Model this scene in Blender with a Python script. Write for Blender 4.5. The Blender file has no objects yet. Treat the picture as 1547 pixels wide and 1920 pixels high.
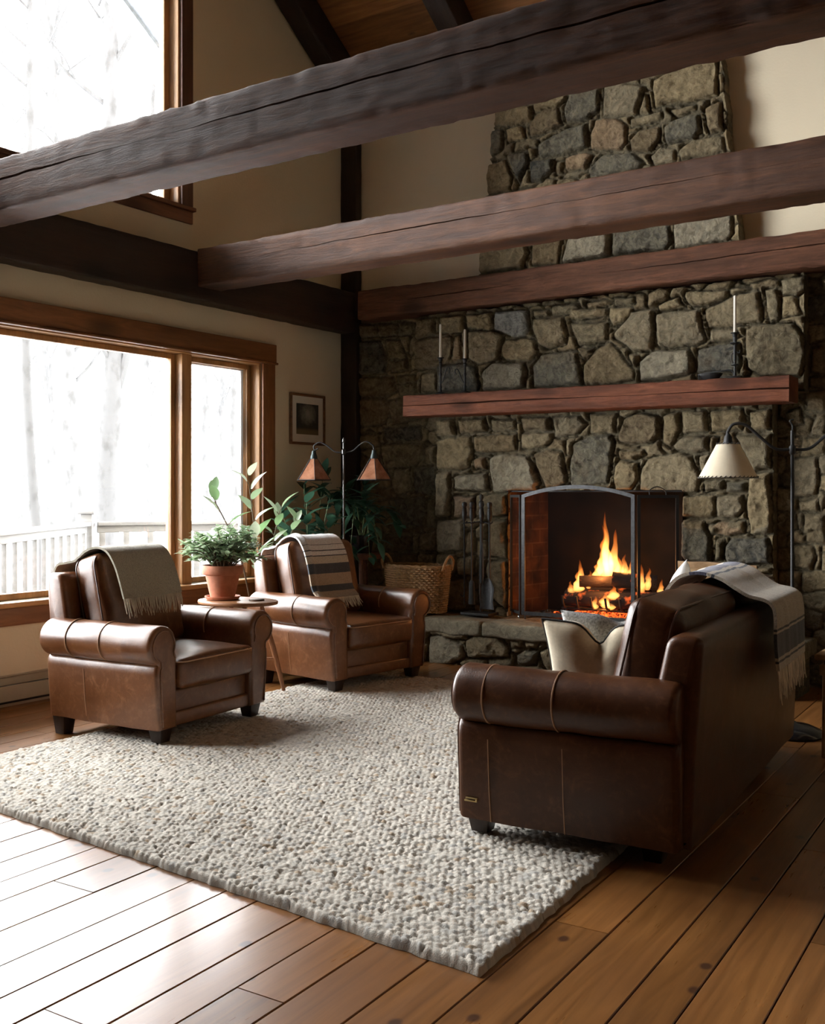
SKY, EXPO, FIRE_W = 34.5, 0.0, 16.0
import bpy, bmesh, math, random
import numpy as np
from mathutils import Vector, Matrix, noise as mnoise

scene = bpy.context.scene
COL = scene.collection
PI = math.pi

# ------------------------------------------------------------------ camera
F_PX, CX, HV, CAM_H, YAW = 1954.0, 773.5, 925.0, 1.35, math.radians(33.75)
FWD = Vector((-math.sin(YAW), math.cos(YAW), 0.0))
RGT = Vector((math.cos(YAW), math.sin(YAW), 0.0))
cam_d = bpy.data.cameras.new('camera')
cam = bpy.data.objects.new('camera', cam_d)
COL.objects.link(cam)
cam.location = (0, 0, CAM_H)
cam.rotation_euler = (PI / 2, 0, YAW)
cam_d.sensor_fit = 'HORIZONTAL'
cam_d.sensor_width = 36.0
cam_d.lens = 36.0 * F_PX / 1547.0
cam_d.shift_y = -(960.0 - HV) / 1547.0
cam_d.clip_start = 0.05
cam_d.clip_end = 300
scene.camera = cam


def on_y(u, v, Y):
    """world point on the wall plane y = Y seen at a place of the photograph"""
    d = FWD + RGT * ((u - CX) / F_PX)
    t = Y / d.y
    return (d.x * t, CAM_H + (HV - v) / F_PX * t)


# ------------------------------------------------------------------ noise
def _hash(ix, iy, seed):
    h = (ix.astype(np.int64) * 374761393 + iy.astype(np.int64) * 668265263 + seed * 982451653) & 0xFFFFFFFF
    h = ((h ^ (h >> 13)) * 1274126177) & 0xFFFFFFFF
    h = (h ^ (h >> 16)) & 0xFFFFFFFF
    return h.astype(np.float64) / 4294967295.0


def vnoise(x, y, seed=0):
    x0 = np.floor(x); y0 = np.floor(y)
    fx = x - x0; fy = y - y0
    fx = fx * fx * (3 - 2 * fx); fy = fy * fy * (3 - 2 * fy)
    a = _hash(x0, y0, seed); b = _hash(x0 + 1, y0, seed)
    c = _hash(x0, y0 + 1, seed); d = _hash(x0 + 1, y0 + 1, seed)
    return (a * (1 - fx) + b * fx) * (1 - fy) + (c * (1 - fx) + d * fx) * fy


def fbm(x, y, seed=0, octv=4):
    s = np.zeros_like(x); a = 0.5
    for k in range(octv):
        s += a * (vnoise(x, y, seed + k * 17) - 0.5)
        x = x * 2.03 + 3.1; y = y * 2.03 + 1.7; a *= 0.5
    return s


# ------------------------------------------------------------------ node helper
class NT:
    def __init__(self, name):
        self.m = bpy.data.materials.new(name)
        self.m.use_nodes = True
        self.t = self.m.node_tree
        self.t.nodes.clear()
        self.out = self.n('ShaderNodeOutputMaterial')

    def n(self, kind, **kw):
        nd = self.t.nodes.new(kind)
        for k, v in kw.items():
            setattr(nd, k, v)
        return nd

    def l(self, a, b):
        self.t.links.new(a, b)

    def val(self, sock, v):
        if hasattr(v, 'links') or isinstance(v, bpy.types.NodeSocket):
            self.l(v, sock)
        else:
            sock.default_value = v

    def mix(self, fac, a, b, blend='MIX'):
        nd = self.n('ShaderNodeMix', data_type='RGBA', blend_type=blend)
        self.val(nd.inputs[0], fac)
        for s, v in ((nd.inputs[6], a), (nd.inputs[7], b)):
            if isinstance(v, tuple):
                v = (*v[:3], 1.0)
            self.val(s, v)
        return nd.outputs[2]

    def math(self, op, a, b=0.0, c=0.0):
        nd = self.n('ShaderNodeMath', operation=op)
        self.val(nd.inputs[0], a); self.val(nd.inputs[1], b); self.val(nd.inputs[2], c)
        return nd.outputs[0]

    def ramp(self, fac, stops, interp='LINEAR'):
        nd = self.n('ShaderNodeValToRGB')
        cr = nd.color_ramp
        cr.interpolation = interp
        while len(cr.elements) < len(stops):
            cr.elements.new(0.5)
        for e, (p, c) in zip(cr.elements, stops):
            e.position = p
            e.color = (*c, 1.0) if isinstance(c, tuple) else (c, c, c, 1.0)
        self.l(fac, nd.inputs[0])
        return nd.outputs[0]

    def coord(self, which='Object', scale=(1, 1, 1), rot=(0, 0, 0)):
        tc = self.n('ShaderNodeTexCoord')
        mp = self.n('ShaderNodeMapping')
        mp.inputs['Scale'].default_value = scale
        mp.inputs['Rotation'].default_value = rot
        self.l(tc.outputs[which], mp.inputs[0])
        return mp.outputs[0]

    def noise(self, vec, scale, detail=4, rough=0.55, dist=0.0):
        nd = self.n('ShaderNodeTexNoise')
        self.l(vec, nd.inputs['Vector'])
        nd.inputs['Scale'].default_value = scale
        nd.inputs['Detail'].default_value = detail
        nd.inputs['Roughness'].default_value = rough
        nd.inputs['Distortion'].default_value = dist
        return nd.outputs[0]

    def voro(self, vec, scale, feature='F1', out='Distance'):
        nd = self.n('ShaderNodeTexVoronoi', feature=feature)
        self.l(vec, nd.inputs['Vector'])
        nd.inputs['Scale'].default_value = scale
        return nd.outputs[out]

    def bump(self, height, strength=0.3, dist=0.01, normal=None):
        nd = self.n('ShaderNodeBump')
        nd.inputs['Strength'].default_value = strength
        nd.inputs['Distance'].default_value = dist
        self.l(height, nd.inputs['Height'])
        if normal:
            self.l(normal, nd.inputs['Normal'])
        return nd.outputs[0]

    def bsdf(self, color, rough=0.5, metal=0.0, normal=None, spec=0.5, coat=0.0, coat_rough=0.2, sheen=0.0, trans=0.0):
        b = self.n('ShaderNodeBsdfPrincipled')
        if isinstance(color, tuple):
            color = (*color[:3], 1.0)
        self.val(b.inputs['Base Color'], color)
        self.val(b.inputs['Roughness'], rough)
        b.inputs['Metallic'].default_value = metal
        self.val(b.inputs['Specular IOR Level'], spec)
        b.inputs['Coat Weight'].default_value = coat
        b.inputs['Coat Roughness'].default_value = coat_rough
        b.inputs['Sheen Weight'].default_value = sheen
        b.inputs['Transmission Weight'].default_value = trans
        if normal:
            self.l(normal, b.inputs['Normal'])
        self.l(b.outputs[0], self.out.inputs[0])
        return b


M = {}


def simple(name, color, rough=0.6, metal=0.0, nscale=20, var=0.25, bump=0.15, **kw):
    t = NT(name)
    v = t.coord()
    nz = t.noise(v, nscale)
    dk = tuple(c * (1 - var) for c in color)
    lt = tuple(min(1, c * (1 + var)) for c in color)
    c = t.mix(t.ramp(nz, [(0.3, 0.0), (0.7, 1.0)]), dk, lt)
    t.bsdf(c, rough, metal, t.bump(nz, bump, 0.004) if bump else None, **kw)
    M[name] = t.m
    return t.m


# ------------------------------------------------------------------ mesh builder
class MB:
    def __init__(self):
        self.v = []; self.f = []; self.uv = None; self.c = None

    def add(self, verts, faces):
        b = len(self.v)
        self.v.extend([tuple(p) for p in verts])
        self.f.extend([tuple(i + b for i in f) for f in faces])
        return b

    def box(self, lo, hi, mat=None):
        x0, y0, z0 = lo; x1, y1, z1 = hi
        vs = [(x0, y0, z0), (x1, y0, z0), (x1, y1, z0), (x0, y1, z0), (x0, y0, z1), (x1, y0, z1), (x1, y1, z1), (x0, y1, z1)]
        if mat is not None:
            vs = [mat @ Vector(p) for p in vs]
        self.add(vs, [(0, 3, 2, 1), (4, 5, 6, 7), (0, 1, 5, 4), (1, 2, 6, 5), (2, 3, 7, 6), (3, 0, 4, 7)])
        return self

    def hexa(self, vs):
        self.add(vs, [(0, 3, 2, 1), (4, 5, 6, 7), (0, 1, 5, 4), (1, 2, 6, 5), (2, 3, 7, 6), (3, 0, 4, 7)])
        return self

    def bbox(self, lo, hi, b=0.004, mat=None):
        """box with rounded edges"""
        c = [(a + d) / 2 for a, d in zip(lo, hi)]
        h = [(d - a) / 2 for a, d in zip(lo, hi)]
        m = Matrix.Translation(c)
        if mat is not None:
            m = mat @ m
        return self.rbox(h, min(b, min(h) * 0.95), mat=m, k=2, m_=1)

    def rbox(self, half, r, puff=(0, 0, 0), mat=None, k=4, m_=8, nz=0.0, nf=5.0, seed=0):
        def samples(h):
            s = [-h + r * (i / k) for i in range(k + 1)]
            inner = h - r
            s += [-inner + 2 * inner * (i / m_) for i in range(1, m_)]
            s += [inner + r * (i / k) for i in range(k + 1)]
            return s
        S = [samples(h) for h in half]
        idx = {}
        vs = []
        fs = []

        def vid(p):
            key = (round(p[0], 6), round(p[1], 6), round(p[2], 6))
            if key in idx:
                return idx[key]
            q = Vector(p)
            inn = Vector([max(-(h - r), min(h - r, c)) for c, h in zip(p, half)])
            d = q - inn
            if d.length > 1e-9:
                q = inn + d.normalized() * r
            nx, ny, nzv = q.x / half[0], q.y / half[1], q.z / half[2]
            q.x += puff[0] * math.copysign(abs(nx) ** 2, nx) * (1 - ny * ny) * (1 - nzv * nzv)
            q.y += puff[1] * math.copysign(abs(ny) ** 2, ny) * (1 - nx * nx) * (1 - nzv * nzv)
            q.z += puff[2] * math.copysign(abs(nzv) ** 2, nzv) * (1 - nx * nx) * (1 - ny * ny)
            if nz:
                w = mnoise.noise_vector(q * nf + Vector((seed * 7.3, seed * 1.7, 0)))
                q += w * nz
            if mat is not None:
                q = mat @ q
            idx[key] = len(vs)
            vs.append(tuple(q))
            return idx[key]
        for ax in range(3):
            a, b = (ax + 1) % 3, (ax + 2) % 3
            for sgn in (-1, 1):
                for i in range(len(S[a]) - 1):
                    for j in range(len(S[b]) - 1):
                        q = []
                        for (ii, jj) in ((i, j), (i + 1, j), (i + 1, j + 1), (i, j + 1)):
                            p = [0, 0, 0]
                            p[ax] = sgn * half[ax]; p[a] = S[a][ii]; p[b] = S[b][jj]
                            q.append(vid(p))
                        if sgn < 0:
                            q.reverse()
                        if len(set(q)) > 2:
                            fs.append(tuple(dict.fromkeys(q)))
        self.add(vs, fs)
        return self

    def tube(self, pts, rad, seg=8, cap=True, closed=False):
        pts = [Vector(p) for p in pts]
        n = len(pts)
        if not hasattr(rad, '__len__'):
            rad = [rad] * n
        up = None
        rings = []
        for i in range(n):
            if closed:
                t = (pts[(i + 1) % n] - pts[(i - 1) % n])
            else:
                t = pts[min(i + 1, n - 1)] - pts[max(i - 1, 0)]
            t = t.normalized() if t.length > 1e-9 else Vector((0, 0, 1))
            if up is None:
                up = Vector((0, 0, 1)) if abs(t.z) < 0.9 else Vector((1, 0, 0))
            a = up - t * up.dot(t)
            if a.length < 1e-6:
                a = t.orthogonal()
            a.normalize()
            up = a
            b = t.cross(a)
            rings.append([pts[i] + (a * math.cos(2 * PI * k / seg) + b * math.sin(2 * PI * k / seg)) * rad[i] for k in range(seg)])
        vs = [p for r in rings for p in r]
        fs = []
        for i in range(n if closed else n - 1):
            j = (i + 1) % n
            for k in range(seg):
                k2 = (k + 1) % seg
                fs.append((i * seg + k, i * seg + k2, j * seg + k2, j * seg + k))
        if cap and not closed:
            fs.append(tuple(range(seg - 1, -1, -1)))
            fs.append(tuple((n - 1) * seg + k for k in range(seg)))
        self.add(vs, fs)
        return self

    def lathe(self, prof, seg=24, mat=None, cap=True, sx=1.0, sy=1.0):
        vs = []; fs = []
        for (r, z) in prof:
            for k in range(seg):
                a = 2 * PI * k / seg
                p = Vector((r * math.cos(a) * sx, r * math.sin(a) * sy, z))
                vs.append(mat @ p if mat is not None else p)
        n = len(prof)
        for i in range(n - 1):
            for k in range(seg):
                k2 = (k + 1) % seg
                fs.append((i * seg + k, i * seg + k2, (i + 1) * seg + k2, (i + 1) * seg + k))
        if cap:
            fs.append(tuple(range(seg - 1, -1, -1)))
            fs.append(tuple((n - 1) * seg + k for k in range(seg)))
        self.add(vs, fs)
        return self

    def loft(self, rings, cap=True):
        n = len(rings[0])
        vs = [p for r in rings for p in r]
        fs = []
        for i in range(len(rings) - 1):
            for k in range(n):
                k2 = (k + 1) % n
                fs.append((i * n + k, i * n + k2, (i + 1) * n + k2, (i + 1) * n + k))
        if cap:
            fs.append(tuple(range(n - 1, -1, -1)))
            fs.append(tuple((len(rings) - 1) * n + k for k in range(n)))
        self.add(vs, fs)
        return self

    def prism(self, prof, a0, a1, axis='x', bev=0.015, m=10, nz=0.0, nf=5.0, seed=0, mat=None, kb=4):
        """2-D outline swept along an axis with rounded ends"""
        n = len(prof)
        P = [Vector(p) for p in prof]
        area = sum(P[i].x * P[(i + 1) % n].y - P[(i + 1) % n].x * P[i].y for i in range(n))
        nor = []
        for i in range(n):
            e = P[(i + 1) % n] - P[i - 1]
            q = Vector((e.y, -e.x))
            q = q.normalized() if q.length > 1e-9 else Vector((0, 0))
            nor.append(q if area > 0 else -q)
        st = []
        for i in range(kb + 1):
            an = (PI / 2) * i / kb
            st.append((a0 + bev * (1 - math.sin(an)), bev * (1 - math.cos(PI / 2 - an)) if False else bev * (1 - math.sin(an)) * 0 + bev * (1 - math.cos((PI / 2) * (1 - i / kb)))))
        st = [(a0 + bev * (1 - math.cos((PI / 2) * i / kb)), bev * (1 - math.sin((PI / 2) * i / kb))) for i in range(kb + 1)]
        mid = [(a0 + bev + (a1 - a0 - 2 * bev) * i / m, 0.0) for i in range(1, m)]
        en = [(a1 - bev * (1 - math.cos((PI / 2) * i / kb)), bev * (1 - math.sin((PI / 2) * i / kb))) for i in range(kb, -1, -1)]
        rings = []
        for (a, off) in st + mid + en:
            ring = []
            for p, q in zip(P, nor):
                w = p - q * off
                v = Vector((a, w.x, w.y)) if axis == 'x' else (Vector((w.x, a, w.y)) if axis == 'y' else Vector((w.x, w.y, a)))
                if nz:
                    v += mnoise.noise_vector(v * nf + Vector((seed * 3.7, seed * 9.1, seed))) * nz
                if mat is not None:
                    v = mat @ v
                ring.append(v)
            rings.append(ring)
        self.loft(rings)
        return self

    def build(self, name, mat, parent=None, smooth=True, angle=40, uv=None, col=None):
        me = bpy.data.meshes.new(name)
        me.from_pydata(self.v, [], self.f)
        me.validate(clean_customdata=False)
        bm = bmesh.new()
        bm.from_mesh(me)
        bmesh.ops.recalc_face_normals(bm, faces=bm.faces)
        bm.to_mesh(me)
        bm.free()
        if smooth:
            me.polygons.foreach_set('use_smooth', [True] * len(me.polygons))
            if angle:
                me.set_sharp_from_angle(angle=math.radians(angle))
        if mat:
            me.materials.append(M[mat] if isinstance(mat, str) else mat)
        if uv is not None:
            ul = me.uv_layers.new(name='UVMap')
            li = np.empty(len(me.loops), dtype=np.int32)
            me.loops.foreach_get('vertex_index', li)
            ul.data.foreach_set('uv', np.asarray(uv, dtype=np.float32)[li].ravel())
        if col is not None:
            ca = me.color_attributes.new('col', 'FLOAT_COLOR', 'POINT')
            cc = np.ones((len(me.vertices), 4), dtype=np.float32)
            cc[:, :3] = np.asarray(col, dtype=np.float32)
            ca.data.foreach_set('color', cc.ravel())
        o = bpy.data.objects.new(name, me)
        COL.objects.link(o)
        if parent is not None:
            o.parent = parent
        return o


def grid_mesh(name, V, nu, nv, mat, col=None, parent=None, keep=None, extra=None):
    """V: (nu*nv,3) numpy, row-major (nv rows of nu)"""
    i = np.arange(nu - 1); j = np.arange(nv - 1)
    I, J = np.meshgrid(i, j)
    a = (J * nu + I).ravel()
    q = np.stack([a, a + 1, a + 1 + nu, a + nu], axis=1)
    if keep is not None:
        q = q[keep.ravel()]
    if extra is not None:
        V = np.concatenate([V, extra[0]]); q = np.concatenate([q, extra[1]])
    me = bpy.data.meshes.new(name)
    me.vertices.add(len(V))
    me.vertices.foreach_set('co', V.astype(np.float32).ravel())
    me.loops.add(q.size)
    me.loops.foreach_set('vertex_index', q.astype(np.int32).ravel())
    me.polygons.add(len(q))
    me.polygons.foreach_set('loop_start', np.arange(0, q.size, 4, dtype=np.int32))
    me.update(calc_edges=True)
    me.polygons.foreach_set('use_smooth', np.ones(len(q), dtype=bool))
    if col is not None:
        if len(col) < len(V):
            col = np.concatenate([col, extra[2]])
        ca = me.color_attributes.new('col', 'FLOAT_COLOR', 'POINT')
        cc = np.ones((len(V), 4), dtype=np.float32)
        cc[:, :3] = col
        ca.data.foreach_set('color', cc.ravel())
    me.materials.append(M[mat])
    o = bpy.data.objects.new(name, me)
    COL.objects.link(o)
    if parent is not None:
        o.parent = parent
    return o


def tag(o, label=None, cat=None, group=None, kind=None):
    if label: o['label'] = label
    if cat: o['category'] = cat
    if group: o['group'] = group
    if kind: o['kind'] = kind
    return o


def empty(name, loc=(0, 0, 0), rz=0.0):
    o = bpy.data.objects.new(name, None)
    o.empty_display_size = 0.1
    COL.objects.link(o)
    o.location = loc
    o.rotation_euler = (0, 0, rz)
    return o


def copy_tree(o, parent=None):
    c = o.copy()
    COL.objects.link(c)
    c.parent = parent
    for ch in list(o.children):
        copy_tree(ch, c)
    return c


def arc(cx, cy, r, a0, a1, n):
    return [(cx + r * math.cos(math.radians(a0 + (a1 - a0) * i / n)), cy + r * math.sin(math.radians(a0 + (a1 - a0) * i / n))) for i in range(n + 1)]


def round_poly(pts, r, seg=4):
    out = []
    n = len(pts)
    for i in range(n):
        p = Vector(pts[i]); a = Vector(pts[i - 1]); b = Vector(pts[(i + 1) % n])
        rr = r[i] if hasattr(r, '__len__') else r
        rr = min(rr, (a - p).length * 0.45, (b - p).length * 0.45)
        p0 = p + (a - p).normalized() * rr
        p1 = p + (b - p).normalized() * rr
        for k in range(seg + 1):
            t = k / seg
            out.append(tuple(p0 * (1 - t) ** 2 + p * 2 * t * (1 - t) + p1 * t * t))
    return out


def bez(p0, p1, p2, p3, n=12):
    p0, p1, p2, p3 = map(Vector, (p0, p1, p2, p3))
    return [p0 * (1 - t) ** 3 + p1 * 3 * t * (1 - t) ** 2 + p2 * 3 * t * t * (1 - t) + p3 * t ** 3 for t in [i / n for i in range(n + 1)]]


def crom(pts, n=6):
    """smooth path through points"""
    P = [Vector(p) for p in pts]
    out = []
    for i in range(len(P) - 1):
        a = P[max(i - 1, 0)]; b = P[i]; c = P[i + 1]; d = P[min(i + 2, len(P) - 1)]
        for k in range(n):
            t = k / n
            out.append(0.5 * ((2 * b) + (c - a) * t + (2 * a - 5 * b + 4 * c - d) * t * t + (3 * b - a - 3 * c + d) * t ** 3))
    out.append(P[-1])
    return out
# ------------------------------------------------------------------ materials
def mk_wood(name, dark, light, rough=0.55, scale=1.0, axis='x', spec=0.4, bump=0.35, knots=True, coat=0.0):
    t = NT(name)
    sc = {'x': (0.9, 9, 9), 'y': (9, 0.9, 9), 'z': (9, 9, 0.9)}[axis]
    v = t.coord('Object', tuple(s * scale for s in sc))
    g = t.noise(v, 3.4, 8, 0.72, 0.9)
    v2 = t.coord('Object', tuple(s * scale * 0.35 for s in sc))
    big = t.noise(v2, 2.0, 3)
    c = t.mix(t.ramp(g, [(0.32, 0.0), (0.68, 1.0)]), dark, light)
    c = t.mix(t.math('MULTIPLY', t.ramp(big, [(0.40, 0.0), (0.66, 1.0)]), 0.65), c, tuple(x * 0.55 for x in dark))
    h = g
    if knots:
        v3 = t.coord('Object', tuple({'x': (1.5, 3, 3), 'y': (3, 1.5, 3), 'z': (4, 4, 1.2)}[axis][i] * scale for i in range(3)))
        k = t.voro(v3, 0.9)
        kf = t.ramp(k, [(0.10, 1.0), (0.27, 0.0)])
        c = t.mix(t.math('MULTIPLY', kf, 0.8), c, tuple(x * 0.3 for x in dark))
    rg = t.math('ADD', t.math('MULTIPLY', g, 0.25), rough - 0.12)
    t.bsdf(c, rg, 0.0, t.bump(h, bump, 0.006), spec=spec, coat=coat)
    M[name] = t.m


mk_wood('beam_wood', (0.040, 0.0150, 0.0062), (0.128, 0.055, 0.0245), 0.62, 1.0, 'x', bump=0.9, spec=0.22)
mk_wood('beam_wood_y', (0.016, 0.008, 0.005), (0.040, 0.019, 0.011), 0.6, 1.0, 'y', bump=0.7)
mk_wood('post_wood', (0.013, 0.007, 0.004), (0.032, 0.016, 0.009), 0.6, 1.0, 'z', bump=0.6)
mk_wood('mantel_wood', (0.075, 0.022, 0.010), (0.19, 0.066, 0.032), 0.68, 1.2, 'x', bump=0.7, spec=0.15)
mk_wood('header_wood', (0.046, 0.017, 0.008), (0.140, 0.060, 0.031), 0.68, 1.1, 'x', bump=0.7, spec=0.15)
mk_wood('casing_wood_y', (0.15, 0.060, 0.022), (0.27, 0.115, 0.044), 0.4, 1.0, 'y', bump=0.12)
mk_wood('casing_wood_z', (0.15, 0.060, 0.022), (0.27, 0.115, 0.044), 0.4, 1.0, 'z', bump=0.12)
mk_wood('sash_wood_z', (0.34, 0.17, 0.065), (0.52, 0.29, 0.12), 0.4, 1.0, 'z', bump=0.1)
mk_wood('sash_wood_y', (0.34, 0.17, 0.065), (0.52, 0.29, 0.12), 0.4, 1.0, 'y', bump=0.1)
mk_wood('dark_casing_z', (0.075, 0.032, 0.018), (0.14, 0.06, 0.034), 0.5, 1.0, 'z', bump=0.12)
mk_wood('dark_casing_y', (0.12, 0.05, 0.026), (0.21, 0.09, 0.045), 0.5, 1.0, 'y', bump=0.12)
mk_wood('leg_wood', (0.018, 0.010, 0.007), (0.04, 0.022, 0.014), 0.4, 3.0, 'z', bump=0.1, knots=False)
mk_wood('table_wood', (0.20, 0.085, 0.035), (0.36, 0.17, 0.075), 0.4, 3.0, 'x', bump=0.1, knots=False)
mk_wood('table_leg_wood', (0.22, 0.085, 0.035), (0.38, 0.17, 0.075), 0.4, 3.0, 'z', bump=0.1, knots=False)
mk_wood('stand_wood', (0.09, 0.035, 0.02), (0.17, 0.07, 0.04), 0.5, 3.0, 'x', bump=0.1, knots=False)
mk_wood('pine_pale', (0.42, 0.27, 0.12), (0.62, 0.43, 0.22), 0.5, 3.0, 'y', bump=0.15, knots=False)
mk_wood('frame_wood', (0.12, 0.055, 0.025), (0.22, 0.11, 0.05), 0.4, 5.0, 'y', bump=0.1, knots=False)
mk_wood('log_split', (0.42, 0.25, 0.12), (0.68, 0.47, 0.27), 0.75, 3.0, 'x', bump=0.5, knots=False)
mk_wood('log_bark', (0.10, 0.055, 0.03), (0.24, 0.14, 0.08), 0.9, 4.0, 'x', bump=1.0, knots=False)
mk_wood('deck_wood', (0.074, 0.074, 0.074), (0.084, 0.084, 0.084), 0.7, 2.0, 'x', bump=0.1, knots=False)


def mk_plaster(name, col):
    t = NT(name)
    v = t.coord()
    n1 = t.noise(v, 55, 4); n2 = t.noise(v, 1.3, 3)
    c = t.mix(t.ramp(n2, [(0.3, 0.0), (0.7, 1.0)]), tuple(x * 0.93 for x in col), col)
    t.bsdf(c, 0.85, 0.0, t.bump(n1, 0.35, 0.004), spec=0.2)
    M[name] = t.m


mk_plaster('plaster', (0.66, 0.585, 0.43))

# floor planks
t = NT('floor_boards')
geo = t.n('ShaderNodeNewGeometry')
rnd = geo.outputs['Random Per Island']
tc = t.n('ShaderNodeTexCoord')
off = t.n('ShaderNodeCombineXYZ')
t.l(t.math('MULTIPLY', rnd, 37.0), off.inputs[0]); t.l(t.math('MULTIPLY', rnd, 91.0), off.inputs[1])
vadd = t.n('ShaderNodeVectorMath', operation='ADD')
t.l(tc.outputs['Object'], vadd.inputs[0]); t.l(off.outputs[0], vadd.inputs[1])
def mp(scale):
    m_ = t.n('ShaderNodeMapping'); m_.inputs['Scale'].default_value = scale
    t.l(vadd.outputs[0], m_.inputs[0]); return m_.outputs[0]
g = t.noise(mp((16, 1.0, 1)), 1.5, 6, 0.62, 0.8)
g2 = t.noise(mp((3, 0.8, 1)), 1.6, 3)
c = t.mix(t.ramp(g, [(0.30, 0.0), (0.72, 1.0)]), (0.150, 0.060, 0.014), (0.31, 0.135, 0.038))
c = t.mix(t.math('MULTIPLY', t.ramp(g2, [(0.35, 0.0), (0.7, 1.0)]), 0.55), c, (0.13, 0.052, 0.016))
hs = t.n('ShaderNodeHueSaturation')
t.l(c, hs.inputs['Color']); t.l(t.math('ADD', t.math('MULTIPLY', rnd, 0.45), 0.75), hs.inputs['Value'])
kn_ = t.n('ShaderNodeTexVoronoi', voronoi_dimensions='2D'); t.l(mp((3.2, 2.4, 1)), kn_.inputs['Vector']); kn_.inputs['Scale'].default_value = 1.25; kn = kn_.outputs['Distance']
kf = t.ramp(kn, [(0.045, 1.0), (0.085, 0.0)])
kc_ = t.n('ShaderNodeSeparateColor'); t.l(kn_.outputs['Color'], kc_.inputs[0])
kf = t.math('MULTIPLY', kf, t.math('GREATER_THAN', kc_.outputs[0], 0.45))
c = t.mix(t.math('MULTIPLY', kf, 0.9), hs.outputs[0], (0.05, 0.02, 0.01))
scr = t.noise(mp((40, 3, 1)), 2.0, 3)
rg = t.math('ADD', t.math('MULTIPLY', g2, 0.16), t.math('ADD', t.math('MULTIPLY', scr, 0.12), 0.17))
bm_ = t.bump(t.math('ADD', t.math('MULTIPLY', g2, 1.0), t.math('MULTIPLY', g, 0.35)), 0.12, 0.006)
t.bsdf(c, rg, 0.0, bm_, spec=0.5, coat=0.24, coat_rough=0.18)
M['floor_boards'] = t.m
simple('under_floor', (0.012, 0.008, 0.005), 0.9, bump=0)

# ceiling boards
t = NT('ceiling_boards')
v = t.coord('Object', (1, 1, 1))
sx = t.n('ShaderNodeSeparateXYZ'); t.l(v, sx.inputs[0])
fr = t.math('FRACT', t.math('MULTIPLY', sx.outputs[1], 1 / 0.14))
gap = t.math('LESS_THAN', t.math('ABSOLUTE', t.math('SUBTRACT', fr, 0.5)), 0.47)
rowi = t.math('FLOOR', t.math('MULTIPLY', sx.outputs[1], 1 / 0.14))
wn = t.n('ShaderNodeTexWhiteNoise', noise_dimensions='1D'); t.l(rowi, wn.inputs['W'])
g = t.noise(t.coord('Object', (1.2, 14, 14)), 2.0, 5, 0.6, 0.4)
c = t.mix(t.ramp(g, [(0.3, 0.0), (0.7, 1.0)]), (0.16, 0.062, 0.018), (0.31, 0.135, 0.042))
hs = t.n('ShaderNodeHueSaturation'); t.l(c, hs.inputs['Color'])
t.l(t.math('ADD', t.math('MULTIPLY', wn.outputs[0], 0.5), 0.7), hs.inputs['Value'])
kn = t.ramp(t.voro(t.coord('Object', (1.5, 4, 4)), 1.4), [(0.05, 1.0), (0.12, 0.0)])
c = t.mix(t.math('MULTIPLY', kn, 0.8), hs.outputs[0], (0.05, 0.02, 0.01))
t.bsdf(c, 0.5, 0.0, t.bump(gap, 0.8, 0.012), spec=0.4)
M['ceiling_boards'] = t.m

# stone (stone's own colour rides on the mesh), fine grain here
t = NT('fieldstone')
at = t.n('ShaderNodeAttribute', attribute_name='col')
v = t.coord()
n1 = t.noise(v, 17, 8, 0.72, 0.8); n2 = t.noise(v, 60, 6, 0.7); n3 = t.noise(v, 4, 3)
mott = t.ramp(n1, [(0.36, 0.0), (0.66, 1.0)])
c = t.mix(mott, t.mix(0.50, at.outputs['Color'], (0.040, 0.033, 0.020)), t.mix(0.26, at.outputs['Color'], (0.56, 0.47, 0.29)))
c = t.mix(t.math('MULTIPLY', t.ramp(n3, [(0.55, 0.0), (0.72, 1.0)]), 0.45), c, (0.17, 0.115, 0.055))
h = t.math('ADD', t.math('MULTIPLY', n1, 1.0), t.math('MULTIPLY', n2, 0.5))
t.bsdf(c, 0.8, 0.0, t.bump(h, 1.0, 0.035), spec=0.3)
M['fieldstone'] = t.m

# brick of the firebox
t = NT('firebrick')
tc = t.n('ShaderNodeTexCoord')
br = t.n('ShaderNodeTexBrick')
t.l(tc.outputs['UV'], br.inputs['Vector'])
br.inputs['Scale'].default_value = 1.0
br.inputs['Brick Width'].default_value = 0.23
br.inputs['Row Height'].default_value = 0.115
br.inputs['Mortar Size'].default_value = 0.006
br.inputs['Color1'].default_value = (0.13, 0.055, 0.022, 1)
br.inputs['Color2'].default_value = (0.085, 0.036, 0.015, 1)
br.inputs['Mortar'].default_value = (0.16, 0.08, 0.035, 1)
n1 = t.noise(t.coord(), 5, 4)
c = t.mix(t.ramp(n1, [(0.38, 0.0), (0.66, 0.92)]), br.outputs['Color'], (0.02, 0.012, 0.008))
t.bsdf(c, 0.85, 0.0, t.bump(br.outputs['Fac'], -0.5, 0.006), spec=0.2)
M['firebrick'] = t.m
t = NT('firebrick_sooty')
n1 = t.noise(t.coord(), 4, 4)
c = t.mix(t.ramp(n1, [(0.35, 0.0), (0.7, 1.0)]), (0.008, 0.006, 0.004), (0.024, 0.014, 0.008))
t.bsdf(c, 0.9, 0.0, t.bump(n1, 0.3, 0.01), spec=0.2)
M['firebrick_sooty'] = t.m


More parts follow.
